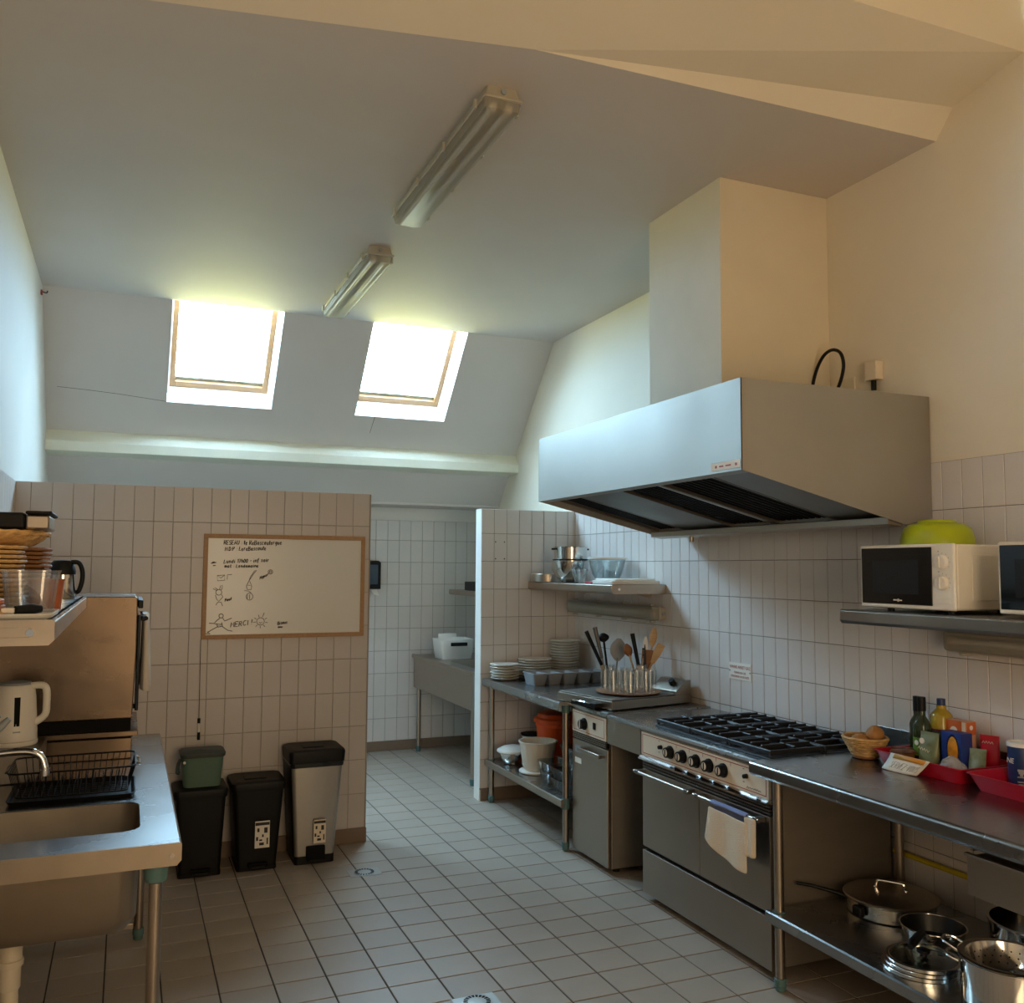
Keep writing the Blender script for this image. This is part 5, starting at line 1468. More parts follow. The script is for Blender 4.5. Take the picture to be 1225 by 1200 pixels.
# ------------------------------------------------------------------ sink table on the left
ovensteel = mat('oven_steel', '6f5f50', 0.28, 1.0, var=(3, 0.10, (1, 1, 2)), rvar=0.08, bump=(3, 0.12))
basinsteel = mat('basin_steel', '9a8d7c', 0.38, 0.9, var=(5, 0.10), rvar=0.05)
T = thing('sink_table', 'stainless sink table with a round cornered basin along the wall', 'sink', (-0.2, 3.72, 0))
SX0, SX1, SY0, SY1, SZ = XL + TT + 0.0008, 0.164, 2.81, 4.64, 0.872
hx0, hx1, hy0, hy1 = -0.50, 0.063, 2.972, 3.342
q = MB(T)
ocx, ocy, ohx, ohy = (SX0 + SX1) / 2, (SY0 + SY1) / 2, (SX1 - SX0) / 2, (SY1 - SY0) / 2
icx, icy, ihx, ihy = (hx0 + hx1) / 2, (hy0 + hy1) / 2, (hx1 - hx0) / 2, (hy1 - hy0) / 2
q.loft([q.rring(ocx, ocy, ohx, ohy, 0.001, SZ - 0.003), q.rring(ocx, ocy, ohx, ohy, 0.001, SZ), q.rring(icx, icy, ihx, ihy, 0.055, SZ), q.rring(icx, icy, ihx, ihy, 0.055, SZ - 0.003)], closed=True)
q.build('worktop', 'steeltop', T, smooth=False)
pf = [(SX1 - 0.004, SZ), (SX1, SZ - 0.004), (SX1, SZ - 0.05), (SX1 - 0.012, SZ - 0.064), (SX1 - 0.03, SZ - 0.064), (SX1 - 0.03, SZ - 0.0035), (SX1 - 0.004, SZ - 0.0035)]
MB(T).prism([(SX1 - 0.0, SZ + 0.0), (SX1 + 0.006, SZ - 0.006), (SX1 + 0.006, SZ - 0.05), (SX1 - 0.006, SZ - 0.064), (SX1 - 0.02, SZ - 0.064), (SX1 - 0.02, SZ - 0.0035), (SX1, SZ - 0.0035)], 'y', SY0, SY1).build('side_apron', 'steeltop', T, smooth=False)
ap = MB(T).prism([(SX0, SZ - 0.0005), (SX1 + 0.002, SZ - 0.0005), (SX1 + 0.006, SZ - 0.006), (SX1 + 0.006, SZ - 0.05), (SX1 - 0.006, SZ - 0.064), (SX0, SZ - 0.064)], 'y', SY0 - 0.004, SY0 - 0.0005).build('end_apron', basinsteel, T, smooth=False)
MB(T).cyl((SX1 - 0.02, SY0 - 0.004, SZ - 0.036), (SX1 - 0.02, SY0 - 0.007, SZ - 0.036), 0.0065, seg=14).build('screw', 'chrome', ap)
MB(T).box(SX0, SX0 + 0.012, SY0, SY1, SZ + 0.0005, SZ + 0.09).build('upstand', 'steel', T, smooth=False, bevel=0.003)
q = MB(T)
q.loft([q.rring(icx, icy, ihx - 0.028, ihy - 0.028, 0.06, 0.575), q.rring(icx, icy, ihx - 0.004, ihy - 0.004, 0.058, 0.612), q.rring(icx, icy, ihx + 0.004, ihy + 0.004, 0.058, SZ - 0.0035),
        q.rring(icx, icy, ihx, ihy, 0.055, SZ - 0.0035), q.rring(icx, icy, ihx - 0.009, ihy - 0.009, 0.052, 0.62), q.rring(icx, icy, ihx - 0.035, ihy - 0.035, 0.05, 0.583)])
bs = q.build('basin', basinsteel, T)
MB(T).lathe((-0.28, 3.157, 0.5832), [(0.035, 0), (0.035, 0.002), (0.028, 0.001), (0, 0.0005)], 24).build('drain_strainer', 'chrome', bs)
dr = MB(T)
dr.lathe((-0.28, 3.157, 0.40), [(0.028, 0.0), (0.030, 0.004), (0.030, 0.065), (0.036, 0.068), (0.036, 0.085), (0.032, 0.088), (0.032, 0.174)], 24)
dr.tube(smoothpath([(-0.28, 3.157, 0.41), (-0.28, 3.157, 0.33), (-0.31, 3.157, 0.27), (-0.36, 3.157, 0.26), (-0.42, 3.157, 0.28), (-0.48, 3.157, 0.36), (SX0 + 0.01, 3.157, 0.40)]), 0.024, 14)
dr.build('drain_pipe', 'beigepipe', T)
for x, y in ((0.106, 2.862), (0.100, 4.50), (-0.52, 2.862), (-0.52, 4.50)):
    l = leg(T, x, y, SZ - 0.0035, r=0.019)
    MB(T).lathe((x, y, SZ - 0.12), [(0.0195, 0.0), (0.030, 0.006), (0.034, 0.04), (0.034, 0.055)], 20).build('leg_collar', 'teal', l)
MB(T).box(-0.5, 0.08, 4.485, 4.515, 0.05, 0.075).build('lower_rail', 'steel', T, smooth=False, bevel=0.003)
MB(T).box(-0.5, 0.08, 4.49, 4.51, 0.76, 0.80).build('upper_rail', 'steel', T, smooth=False)

T = thing('sink_tap', 'chrome swan neck tap reaching over the basin', 'tap', (SX0 + 0.013, 3.30, 1.05))
MB(T).tube(smoothpath([(SX0 + 0.014, 3.30, 1.052), (-0.45, 3.30, 1.055), (-0.32, 3.295, 1.066), (-0.262, 3.293, 1.064), (-0.232, 3.292, 1.048), (-0.220, 3.291, 1.018), (-0.218, 3.291, 1.0)]), 0.0115, 14).build('spout', 'chrome', T)
MB(T).cyl((-0.218, 3.291, 1.006), (-0.218, 3.291, 0.988), 0.0145, seg=18).build('aerator', 'chrome', T)
MB(T).cyl((SX0 + 0.001, 3.30, 1.052), (SX0 + 0.014, 3.30, 1.052), 0.032, seg=20).build('wall_flange', 'chrome', T)
for k, (dx, dz) in enumerate(((0.0, 0.0), (0.03, -0.012))):
    MB(T).tube([(-0.50 + dx, 3.34, 1.075), (-0.44 + dx, 3.345, 1.09 + dz), (-0.385 + dx, 3.35, 1.15 + dz), (-0.36 + dx, 3.35, 1.175 + dz)], [0.006, 0.010, 0.013, 0.009], 10).build('lever', 'greyplastic', T)
MB(T).cyl((-0.50, 3.30, 1.056), (-0.50, 3.345, 1.075), 0.014, seg=14).build('valve_body', 'chrome', T)

# dish rack
RX0, RX1, RY0, RY1 = -0.335, 0.050, 3.392, 3.672
T = thing('dish_rack', 'black wire dish rack standing in a black drip tray', 'dish rack', (-0.14, 3.53, SZ))
q = MB(T)
cx, cy = (RX0 + RX1) / 2, (RY0 + RY1) / 2
q.loft([q.rring(cx, cy, 0.185, 0.132, 0.02, SZ + 0.0005), q.rring(cx, cy, 0.195, 0.142, 0.025, SZ + 0.016), q.rring(cx, cy, 0.191, 0.138, 0.023, SZ + 0.016), q.rring(cx, cy, 0.181, 0.128, 0.018, SZ + 0.004)])
q.build('drip_tray', 'black', T)
wf = MB(T)
def rect(z, ins, r):
    wf.tube([Vector(p) for p in wf.rring(cx, cy, (RX1 - RX0) / 2 - ins, (RY1 - RY0) / 2 - ins, 0.03, z, 5)], r, 6, closed=True)
rect(SZ + 0.105, 0.0, 0.0032)
rect(SZ + 0.022, 0.022, 0.0028)
n = 17
for k in range(n):
    x = RX0 + 0.03 + (RX1 - RX0 - 0.06) * k / (n - 1)
    xb = cx + (x - cx) * 0.92
    wf.tube([(x, RY0, SZ + 0.105), (xb, RY0 + 0.022, SZ + 0.022), (xb, RY1 - 0.022, SZ + 0.022), (x, RY1, SZ + 0.105)], 0.0016, 5)
for k in range(9):
    y = RY0 + 0.04 + (RY1 - RY0 - 0.08) * k / 8
    wf.tube([(RX0, y, SZ + 0.105), (RX0 + 0.022, cy + (y - cy) * 0.9, SZ + 0.022), (RX1 - 0.022, cy + (y - cy) * 0.9, SZ + 0.022), (RX1, y, SZ + 0.105)], 0.0014, 5)
for k in range(12):
    x = RX0 + 0.05 + (RX1 - RX0 - 0.10) * k / 11
    wf.tube([(x, cy - 0.05, SZ + 0.024), (x, cy - 0.045, SZ + 0.058), (x, cy + 0.045, SZ + 0.058), (x, cy + 0.05, SZ + 0.024)], 0.0018, 5)
wf.build('wire_basket', 'black', T)
for x in (RX0, RX1):
    s = -1 if x == RX0 else 1
    MB(T).tube(smoothpath([(x, cy - 0.05, SZ + 0.105), (x + s * 0.012, cy - 0.045, SZ + 0.095), (x + s * 0.014, cy, SZ + 0.085), (x + s * 0.012, cy + 0.045, SZ + 0.095), (x, cy + 0.05, SZ + 0.105)]), 0.004, 6).build('end_handle', 'steel', T)

# oven on the table
T = thing('countertop_oven', 'large stainless convection oven with a towel on its handle', 'oven', (-0.26, 4.34, SZ))
OX0, OX1, OY0, OY1 = XL + 0.02, 0.045, 4.078, 4.60
MB(T).box(OX0, OX1 - 0.004, OY0 + 0.004, OY1, SZ + 0.0005, 0.955).build('stand', ovensteel, T, smooth=False, bevel=0.003)
MB(T).box(OX0, OX1 + 0.018, OY0 - 0.006, OY1, 0.962, 0.984).build('base_rail', ovensteel, T, smooth=False, bevel=0.003)
MB(T).box(OX0 + 0.02, OX1 - 0.01, OY0 + 0.02, OY1, 0.955, 1.034).build('plinth', 'blackm', T, smooth=False)
MB(T).prism([(OX0, 1.034), (OX1 - 0.006, 1.034), (OX1 + 0.001, 1.30), (OX1, 1.518), (OX1 - 0.008, 1.527), (OX0, 1.527)], 'y', OY0, OY1).build('body', ovensteel, T, smooth=False, bevel=0.004)
MB(T).box(OX1 + 0.002, OX1 + 0.016, OY0 + 0.02, OY1 - 0.02, 1.06, 1.45).build('door', 'dglass', T, smooth=False, bevel=0.004)
MB(T).box(OX1 + 0.002, OX1 + 0.022, OY0 + 0.004, OY1 - 0.02, 1.478, 1.512).build('control_strip', 'black', T, smooth=False, bevel=0.004)
h_ = MB(T).cyl((OX1 + 0.034, OY0 + 0.02, 1.436), (OX1 + 0.034, OY1 - 0.04, 1.436), 0.009, seg=14).build('handle', 'black', T)
for y in (OY0 + 0.03, OY1 - 0.05):
    MB(T).box(OX1 + 0.016, OX1 + 0.034, y - 0.012, y + 0.012, 1.426, 1.446).build('handle_bracket', 'black', h_, bevel=0.003)
MB(T).cyl((OX1 - 0.004, OY0 + 0.05, 1.075), (OX1 + 0.010, OY0 + 0.05, 1.075), 0.010, seg=14).build('hinge_pin', 'black', T)
T = thing('tea_towel', 'pale tea towel hanging down from the black oven handle', 'towel', (0.09, 4.25, 1.14))
q = MB(T)
rings = []
for k, (zz, xa, xb, ya, yb) in enumerate(((1.452, 0.068, 0.090, 4.12, 4.33), (1.446, 0.064, 0.094, 4.115, 4.335), (1.40, 0.0665, 0.097, 4.112, 4.34), (1.30, 0.066, 0.102, 4.108, 4.345), (1.20, 0.064, 0.107, 4.104, 4.35), (1.150, 0.063, 0.110, 4.102, 4.352), (1.143, 0.066, 0.106, 4.106, 4.348))):
    ring = []
    for i in range(40):
        a = 2 * math.pi * i / 40
        ca, sa = math.cos(a), math.sin(a)
        wv = 1 + 0.10 * math.sin(a * 7 + 0.5) * (0.3 + k / 6)
        ring.append(((xa + xb) / 2 + (xb - xa) / 2 * abs(ca) ** 0.7 * (1 if ca > 0 else -1) * wv, (ya + yb) / 2 + (yb - ya) / 2 * abs(sa) ** 0.5 * (1 if sa > 0 else -1), zz - (0.012 * (0.5 + 0.5 * ca) if k > 4 else 0)))
    rings.append(ring)
q.loft(rings)
q.build('folded_cloth', mat('pale_towel', 'cfc6ba', 0.95, bump=(250, 0.25)), T)

# kettle on a steel riser
o = MB().box(-0.50, -0.262, 3.745, 3.985, SZ + 0.0005, 0.994).build('steel_riser', 'steeldark', smooth=False, bevel=0.004)
tag(o, 'low steel box carrying the white kettle beside the oven', 'box')
T = thing('electric_kettle', 'white plastic electric kettle beside the steel oven', 'kettle', (-0.365, 3.86, 0.9945))
c = Vector((-0.365, 3.86, 0.9945))
MB(T).lathe(c, [(0.078, 0.0), (0.081, 0.004), (0.081, 0.016), (0.074, 0.019), (0.0, 0.019)], 36).build('power_base', 'white', T)
MB(T).lathe(c, [(0.078, 0.0195), (0.079, 0.024), (0.078, 0.05), (0.070, 0.17), (0.064, 0.212), (0.058, 0.218), (0.0, 0.218)], 36).build('body', 'white', T)
MB(T).lathe(c, [(0.058, 0.2185), (0.052, 0.226), (0.03, 0.231), (0.0, 0.232)], 36).build('lid', 'greyplastic', T)
MB(T).tube(smoothpath([c + Vector((0.052, -0.012, 0.212)), c + Vector((0.085, -0.015, 0.214)), c + Vector((0.103, -0.017, 0.200)), c + Vector((0.106, -0.017, 0.15)), c + Vector((0.102, -0.017, 0.105)), c + Vector((0.070, -0.012, 0.078))]), [0.013] * 21, 12).build('handle', 'white', T)
q = MB(T)
a0 = math.radians(-78)
for a, b_, m_, nm in ((0.010, 0.0, 'blackm', 'water_window'),):
    d_ = Vector((math.cos(a0), math.sin(a0), 0))
    s_ = Vector((-d_.y, d_.x, 0))
    q.loft([[c + d_ * 0.0762 - s_ * 0.009 + Vector((0, 0, 0.075)), c + d_ * 0.0762 + s_ * 0.009 + Vector((0, 0, 0.075)), c + d_ * 0.072 + s_ * 0.009 + Vector((0, 0, 0.075)), c + d_ * 0.072 - s_ * 0.009 + Vector((0, 0, 0.075))],
            [c + d_ * 0.0702 - s_ * 0.010 + Vector((0, 0, 0.178)), c + d_ * 0.0702 + s_ * 0.010 + Vector((0, 0, 0.178)), c + d_ * 0.066 + s_ * 0.010 + Vector((0, 0, 0.178)), c + d_ * 0.066 - s_ * 0.010 + Vector((0, 0, 0.178))]])
    q.build(nm, m_, T, smooth=False)
q = MB(T)
q.loft([[c + d_ * 0.0788 - s_ * 0.012 + Vector((0, 0, zz)), c + d_ * 0.0788 + s_ * 0.012 + Vector((0, 0, zz)), c + d_ * 0.075 + s_ * 0.012 + Vector((0, 0, zz)), c + d_ * 0.075 - s_ * 0.012 + Vector((0, 0, zz))] for zz in (0.052, 0.057)])
q.build('name_mark', 'greyplastic', T, smooth=False)
MB(T).prism([(c.x - 0.055, c.z + 0.205), (c.x - 0.082, c.z + 0.205), (c.x - 0.060, c.z + 0.175)], 'y', c.y - 0.015, c.y + 0.015).build('spout', 'white', T, smooth=False, bevel=0.004)

# ------------------------------------------------------------------ things on the left shelf
ZH = 1.5305
q = MB()
q.loft([q.rring(-0.325, 2.47, 0.168, 0.125, 0.03, ZH), q.rring(-0.325, 2.47, 0.173, 0.133, 0.035, ZH + 0.011), q.rring(-0.325, 2.47, 0.169, 0.129, 0.033, ZH + 0.011), q.rring(-0.325, 2.47, 0.165, 0.122, 0.028, ZH + 0.003)])
tag(q.build('serving_tray', 'white'), 'flat white tray at the end of the left shelf', 'tray')
for k, lab in enumerate(('lowest pale wooden trivet on the white tray', 'middle dark wooden trivet on the white tray', 'top terracotta coloured trivet on the white tray')):
    o = MB().lathe((-0.312 - 0.003 * k, 2.41, ZH + 0.0035 + 0.0135 * k), [(0.056, 0.0), (0.059, 0.003), (0.059, 0.010), (0.056, 0.013), (0.0, 0.013)], 36).build('trivet', ('woodl', 'woodd', 'copper')[k])
    tag(o, lab, 'trivet', 'trivets on the white tray')
T = thing('pastry_brush', 'black handled pastry brush lying on the white tray', 'brush', (-0.215, 2.40, ZH + 0.0035))
MB(T).tube([(-0.235, 2.40, ZH + 0.017), (-0.205, 2.42, ZH + 0.018), (-0.185, 2.435, ZH + 0.018)], [0.010, 0.013, 0.009], 12).build('handle', 'black', T)
MB(T).box(-0.262, -0.236, 2.385, 2.412, ZH + 0.012, ZH + 0.022).build('bristles', 'cream', T, smooth=False)
for k, (x, lab) in enumerate(((-0.215, 'square clear glass container at the shelf edge'), (-0.352, 'square clear glass container next to the wall side of the other'))):
    glass_dish('glass_container', lab, x, 2.526, ZH + 0.0035, 0.064, 0.064, 0.105, 'glass', 'glass containers on the shelf')
glass_dish('terracotta_dish', 'oval terracotta dish seen through the clear glass containers', -0.193, 2.685, ZH + 0.0005, 0.043, 0.05, 0.085, 'copper', 'glass containers on the shelf')
for st, (x, y, rr, m_, nm, lab, n, pitch) in enumerate(((-0.39, 2.76, 0.135, 'wicker', 'pale wicker plate', 'in the pale pile in front', 14, 0.0122), (-0.33, 3.035, 0.120, 'wicker2', 'dark wicker plate', 'in the darker pile behind', 14, 0.0122))):
    first = None
    for k in range(n):
        l_ = ('lowest %s %s' if k == 0 else 'topmost %s %s' if k == n - 1 else ORD[k] + ' %s from below %s') % (nm, lab)
        if first is None:
            T = thing('wicker_plate', l_, 'plate', (x, y, ZH + 0.0005), group='wicker plates')
            c = Vector((x, y, ZH + 0.0005))
            MB(T).lathe(c, [(rr * 0.75, 0.0), (rr * 0.8, 0.002), (rr * 0.98, 0.008), (rr * 0.96, 0.010), (rr * 0.74, 0.004), (0.0, 0.0035)], 36).build('weave', m_, T)
            q = MB(T)
            q.tube([c + Vector((rr * math.cos(a), rr * math.sin(a), 0.0085 + 0.0006 * math.sin(a * 20))) for a in [2 * math.pi * i / 48 for i in range(48)]], 0.0048, 6, closed=True)
            q.build('rim', m_, T)
            first = T
        else:
            dup(first, (x + random.uniform(-0.004, 0.004), y + random.uniform(-0.004, 0.004), ZH + 0.0005 + pitch * k), l_)
T = thing('bread_basket', 'wide shallow wicker bread basket on top of the wicker plates', 'basket', (-0.372, 2.87, ZH + 0.1715))
c = Vector((-0.372, 2.87, ZH + 0.1715))
MB(T).lathe(c, [(0.12, 0.0), (0.13, 0.003), (0.155, 0.02), (0.167, 0.036), (0.163, 0.037), (0.15, 0.022), (0.12, 0.006), (0.0, 0.005)], 44).build('weave', 'wicker', T)
q = MB(T)
q.tube([c + Vector((0.166 * math.cos(a), 0.166 * math.sin(a), 0.037 + 0.0015 * math.sin(a * 24))) for a in [2 * math.pi * i / 72 for i in range(72)]], 0.0075, 6, closed=True)
q.build('rim', 'wicker', T)
T = thing('contact_grill', 'flat black appliance with a steel corner on the bread basket', 'appliance', (-0.37, 2.85, ZH + 0.2165))
z_ = ZH + 0.2165
MB(T).box(-0.545, -0.255, 2.745, 2.955, z_, z_ + 0.045).build('body', 'black', T, bevel=0.008)
MB(T).box(-0.2545, -0.197, 2.747, 2.953, z_, z_ + 0.040).build('steel_end', 'steel', T, bevel=0.006)
MB(T).box(-0.255, -0.190, 2.742, 2.958, z_ + 0.0405, z_ + 0.05).build('lid_edge', 'black', T, bevel=0.004)
T = thing('thermos_kettle', 'small steel kettle with black lid and handle on the shelf', 'kettle', (-0.222, 3.78, ZH))
c = Vector((-0.222, 3.78, ZH))
MB(T).lathe(c, [(0.050, 0.0), (0.052, 0.004), (0.046, 0.088), (0.0, 0.088)], 32).build('body', 'mirror', T)
MB(T).lathe(c, [(0.0465, 0.0885), (0.047, 0.10), (0.040, 0.128), (0.030, 0.140), (0.0, 0.142)], 32).build('lid', 'black', T)
MB(T).tube(smoothpath([c + Vector((0.030, -0.01, 0.134)), c + Vector((0.055, -0.012, 0.132)), c + Vector((0.068, -0.012, 0.105)), c + Vector((0.069, -0.012, 0.065)), c + Vector((0.060, -0.012, 0.03)), c + Vector((0.050, -0.01, 0.022))]), 0.0085, 10).build('handle', 'black', T)
MB(T).tube([c + Vector((-0.030, -0.02, 0.03)), c + Vector((-0.058, -0.03, 0.085)), c + Vector((-0.068, -0.033, 0.115))], [0.013, 0.011, 0.009], 10).build('spout', 'black', T)

# ------------------------------------------------------------------ whiteboard
T = thing('whiteboard', 'whiteboard with a wooden frame and marker scribbles on the partition', 'whiteboard', (0.875, YP, 1.235))
BX0, BX1, BZ0, BZ1 = 0.403, 1.346, 1.236, 1.841
MB(T).box(BX0 + 0.004, BX1 - 0.004, YP - 0.010, YP - 0.0008, BZ0 + 0.004, BZ1 - 0.004).build('panel', 'board', T, smooth=False)
fw_ = 0.024
for q_ in ((BX0, BX1, BZ1 - fw_, BZ1), (BX0, BX1, BZ0, BZ0 + fw_), (BX0, BX0 + fw_, BZ0 + fw_, BZ1 - fw_), (BX1 - fw_, BX1, BZ0 + fw_, BZ1 - fw_)):
    MB(T).box(q_[0], q_[1], YP - 0.018, YP - 0.0005, q_[2], q_[3]).build('frame_rail', 'wframe', T, bevel=0.002)
YW = YP - 0.0106
def zb(x, y):
    px, py = 240 + x / 8.89, 635 + y / 8.89
    return (BX0 + (px - 244) * 0.00491, YW, BZ1 - 0.002 - (py - 640) * 0.00478)
def handwrite(body, x, y, height, width, rise=0.0, r=0.0023, seed=1):
    st_, wd_ = pen_strokes(body, 0.3, seed)
    q = MB(T)
    for s_ in st_:
        q.tube([zb(x + width * p[0] / wd_, y - height * p[1] / 6 - rise * p[0] / wd_) for p in s_], r, 4)
    q.build('handwriting', 'ink', T)
handwrite('RESEAU : le ReBascoulergue', 235, 155, 46, 600, 8, seed=2)
handwrite('M.D.P : LereBascoule', 248, 222, 42, 425, 12, seed=3)
handwrite('Lundi 17h00 - inf soir', 240, 357, 40, 465, 22, seed=4)
handwrite('mat : Lendemaine', 248, 402, 34, 350, 4, seed=5)
handwrite('MERCI !', 325, 1045, 52, 225, 30, seed=6)
handwrite('Bisous', 808, 1025, 34, 105, 12, seed=7)
handwrite('xxx', 812, 1058, 22, 50, 0, seed=8)
handwrite('Hyper', 612, 528, 32, 90, 45, r=0.0022, seed=9)
handwrite('Paul', 262, 768, 32, 68, 18, r=0.0022, seed=10)
def scribble(name, polys, r=0.0016):
    q = MB(T)
    for p in polys:
        q.tube([zb(*a) for a in p], r, 4)
    q.build(name, 'ink', T)
def ring_(cx, cy, r, n=14, sy=1.0):
    return [(cx + r * math.cos(2 * math.pi * k / n), cy + r * sy * math.sin(2 * math.pi * k / n)) for k in range(n + 1)]
scribble('sun_drawing', [ring_(630, 985, 40), [(615, 995), (630, 1004), (648, 994)]] + [[(630 + 50 * math.cos(a), 985 + 50 * math.sin(a)), (630 + (75 + 25 * (k == 7)) * math.cos(a), 985 + (75 + 25 * (k == 7)) * math.sin(a))] for k, a in enumerate([2 * math.pi * i / 9 + 0.2 for i in range(9)])])
scribble('envelope_drawing', [[(178, 488), (252, 482), (254, 538), (182, 545), (178, 488), (215, 515), (252, 482)], [(278, 530), (280, 480), (325, 476)]])
scribble('rabbit_drawing', [ring_(198, 668, 30), [(180, 650), (140, 630), (165, 620), (190, 645)], [(205, 640), (212, 600), (232, 590), (230, 630), (215, 648)], [(165, 695), (178, 740), (200, 765), (240, 718), (225, 690)], [(172, 805), (188, 775), (225, 775), (240, 815)]])
scribble('carrot_drawing', [[(500, 545), (545, 470), (575, 432), (555, 435), (515, 500), (500, 545), (475, 600), (500, 590), (530, 602), (508, 548)], [(475, 600), (485, 640), (525, 640), (530, 602)], [(455, 650), (500, 655), (525, 675)], ring_(510, 715, 35, 12, 1.1), [(510, 690), (512, 745)], [(490, 695), (488, 740)]])
scribble('runner_drawing', [ring_(228, 920, 22), [(215, 945), (185, 970), (160, 1000), (110, 995)], [(245, 945), (265, 975), (335, 945)], [(185, 1000), (200, 1040), (245, 1030), (235, 990)], [(195, 1035), (150, 1060), (95, 1095)], [(245, 1035), (300, 1075), (345, 1085)], [(70, 1105), (125, 1108), (95, 1085)], [(165, 1005), (245, 1010), (180, 1025), (250, 1030)]], 0.002)
scribble('smiley_drawing', [ring_(720, 447, 24), ring_(720, 447, 12), [(712, 440), (714, 444)], [(728, 440), (730, 444)]])
scribble('note_mark', [[(112, 360), (135, 342), (165, 348), (120, 355)], [(132, 382), (158, 380)]], 0.0025)
# pen on a string
T = thing('hanging_marker', 'black and white marker pen hanging on a string below the whiteboard', 'pen', (0.405, YP - 0.012, 0.672))
MB(T).cyl((0.405, YP - 0.012, 0.79), (0.402, YP - 0.012, 1.236), 0.0016, seg=6).build('string', 'ink', T)
MB(T).cyl((0.406, YP - 0.012, 0.715), (0.405, YP - 0.012, 0.765), 0.0075, seg=12).build('barrel', 'white', T)
MB(T).cyl((0.4065, YP - 0.012, 0.672), (0.406, YP - 0.012, 0.715), 0.008, seg=12).build('cap', 'black', T)
MB(T).cyl((0.405, YP - 0.012, 0.765), (0.405, YP - 0.012, 0.792), 0.008, seg=12).build('end_plug', 'black', T)

# ------------------------------------------------------------------ waste bins
def waste_bin(label, bx0, bx1, tx0, tx1, h, body, tall):
    yf, yb = 5.236, 5.528
    cx = (bx0 + bx1) / 2
    cy = (yf + yb) / 2
    T = thing('pedal_bin', label, 'bin', (cx, cy, 0), group='pedal bins by the partition')
    hb, ht = (bx1 - bx0) / 2, (tx1 - tx0) / 2 - 0.008
    ctx = (tx0 + tx1) / 2
    zl = h - (0.085 if tall else 0.05)
    q = MB(T)
    q.loft([q.rring(cx, cy, hb, 0.125, 0.02, 0.012), q.rring(cx + (ctx - cx) * 0.8, cy, hb + (ht - hb) * 0.85, 0.138, 0.024, zl)])
    q.build('body', body, T)
    q = MB(T)
    q.loft([q.rring(cx, cy, hb + 0.003, 0.128, 0.02, 0.0), q.rring(cx, cy, hb + 0.004, 0.129, 0.02, 0.045 if tall else 0.02)])
    q.build('base', 'black', T)
    if tall:
        q = MB(T)
        q.loft([q.rring(ctx, cy, ht - 0.002, 0.142, 0.026, zl - 0.012), q.rring(ctx, cy, ht + 0.001, 0.144, 0.026, zl + 0.012)])
        q.build('liner_edge', 'darkcloth', T)
        q = MB(T)
        q.loft([q.rring(cx - hb - 0.001 + 0.02, cy + 0.01, 0.024, 0.118, 0.01, 0.04), q.rring(ctx - ht + 0.024, cy + 0.01, 0.024, 0.130, 0.01, zl - 0.002)])
        q.build('side_panel', 'black', T)
    q = MB(T)
    q.loft([q.rring(ctx, cy, ht + 0.004, 0.143, 0.028, zl + (0.013 if tall else 0.0005)), q.rring(ctx, cy, ht + 0.008, 0.146, 0.03, h - 0.02), q.rring(ctx, cy, ht + 0.004, 0.143, 0.03, h - 0.008), q.rring(ctx, cy, ht - 0.012, 0.125, 0.03, h - 0.001), q.rring(ctx, cy, ht - 0.03, 0.11, 0.025, h - 0.003)])
    ld = q.build('lid', 'black', T)
    MB(T).box(ctx - 0.07, ctx + 0.05, cy - 0.05, cy + 0.05, h - 0.003, h + 0.001).build('lid_relief', 'black', ld, bevel=0.002)
    MB(T).box(cx - 0.05, cx + 0.055, yf - 0.006, yf + 0.02, 0.022, 0.10 if tall else 0.045).build('pedal_recess', 'blackm', T, bevel=0.006)
    MB(T).box(cx - 0.038, cx + 0.043, yf - 0.022, yf - 0.006, 0.018, 0.032).build('pedal', 'black', T, bevel=0.004)
    return T
def bin_sticker(T, x0, x1, y, z0, z1, bg):
    s = MB(T).box(x0, x1, y - 0.0012, y, z0, z1).build('sticker', bg, T, smooth=False)
    q = MB(T)
    w_, h_ = x1 - x0, z1 - z0
    for a, b, c_, d in ((0.02, 0.98, 0.84, 0.95), (0.62, 0.85, 0.55, 0.75), (0.15, 0.3, 0.6, 0.74), (0.08, 0.22, 0.28, 0.42), (0.48, 0.6, 0.40, 0.5), (0.3, 0.62, 0.1, 0.2), (0.8, 0.9, 0.12, 0.36), (0.3, 0.5, 0.26, 0.32)):
        q.box(x0 + a * w_, x0 + b * w_, y - 0.0018, y - 0.0012, z0 + c_ * h_, z0 + d * h_)
    q.build('sticker_print', 'ink', s, smooth=False)
waste_bin('low black pedal bin carrying the green compost caddy', 0.304, 0.516, 0.268, 0.548, 0.462, 'black', False)
b2 = waste_bin('low black pedal bin with a white sticker, in the middle', 0.604, 0.811, 0.562, 0.858, 0.478, 'black', False)
bin_sticker(b2, 0.690, 0.768, 5.2275, 0.125, 0.268, 'paper')
b3 = waste_bin('tall silver pedal bin with a black lid at the partition end', 0.914, 1.128, 0.868, 1.186, 0.628, 'silver', True)
bin_sticker(b3, 1.008, 1.075, 5.2275, 0.118, 0.245, 'cream')
T = thing('compost_caddy', 'small green lidded caddy standing on the black bin', 'caddy', (0.415, 5.36, 0.4635))
q = MB(T)
q.loft([q.rring(0.415, 5.36, 0.095, 0.075, 0.03, 0.4635), q.rring(0.415, 5.36, 0.108, 0.09, 0.034, 0.622)])
q.build('body', 'green', T)
q = MB(T)
q.loft([q.rring(0.415, 5.36, 0.116, 0.097, 0.036, 0.6225), q.rring(0.415, 5.36, 0.118, 0.099, 0.036, 0.642), q.rring(0.415, 5.36, 0.108, 0.09, 0.034, 0.650)])
q.build('lid', 'lidgrey', T, bevel=0.002)
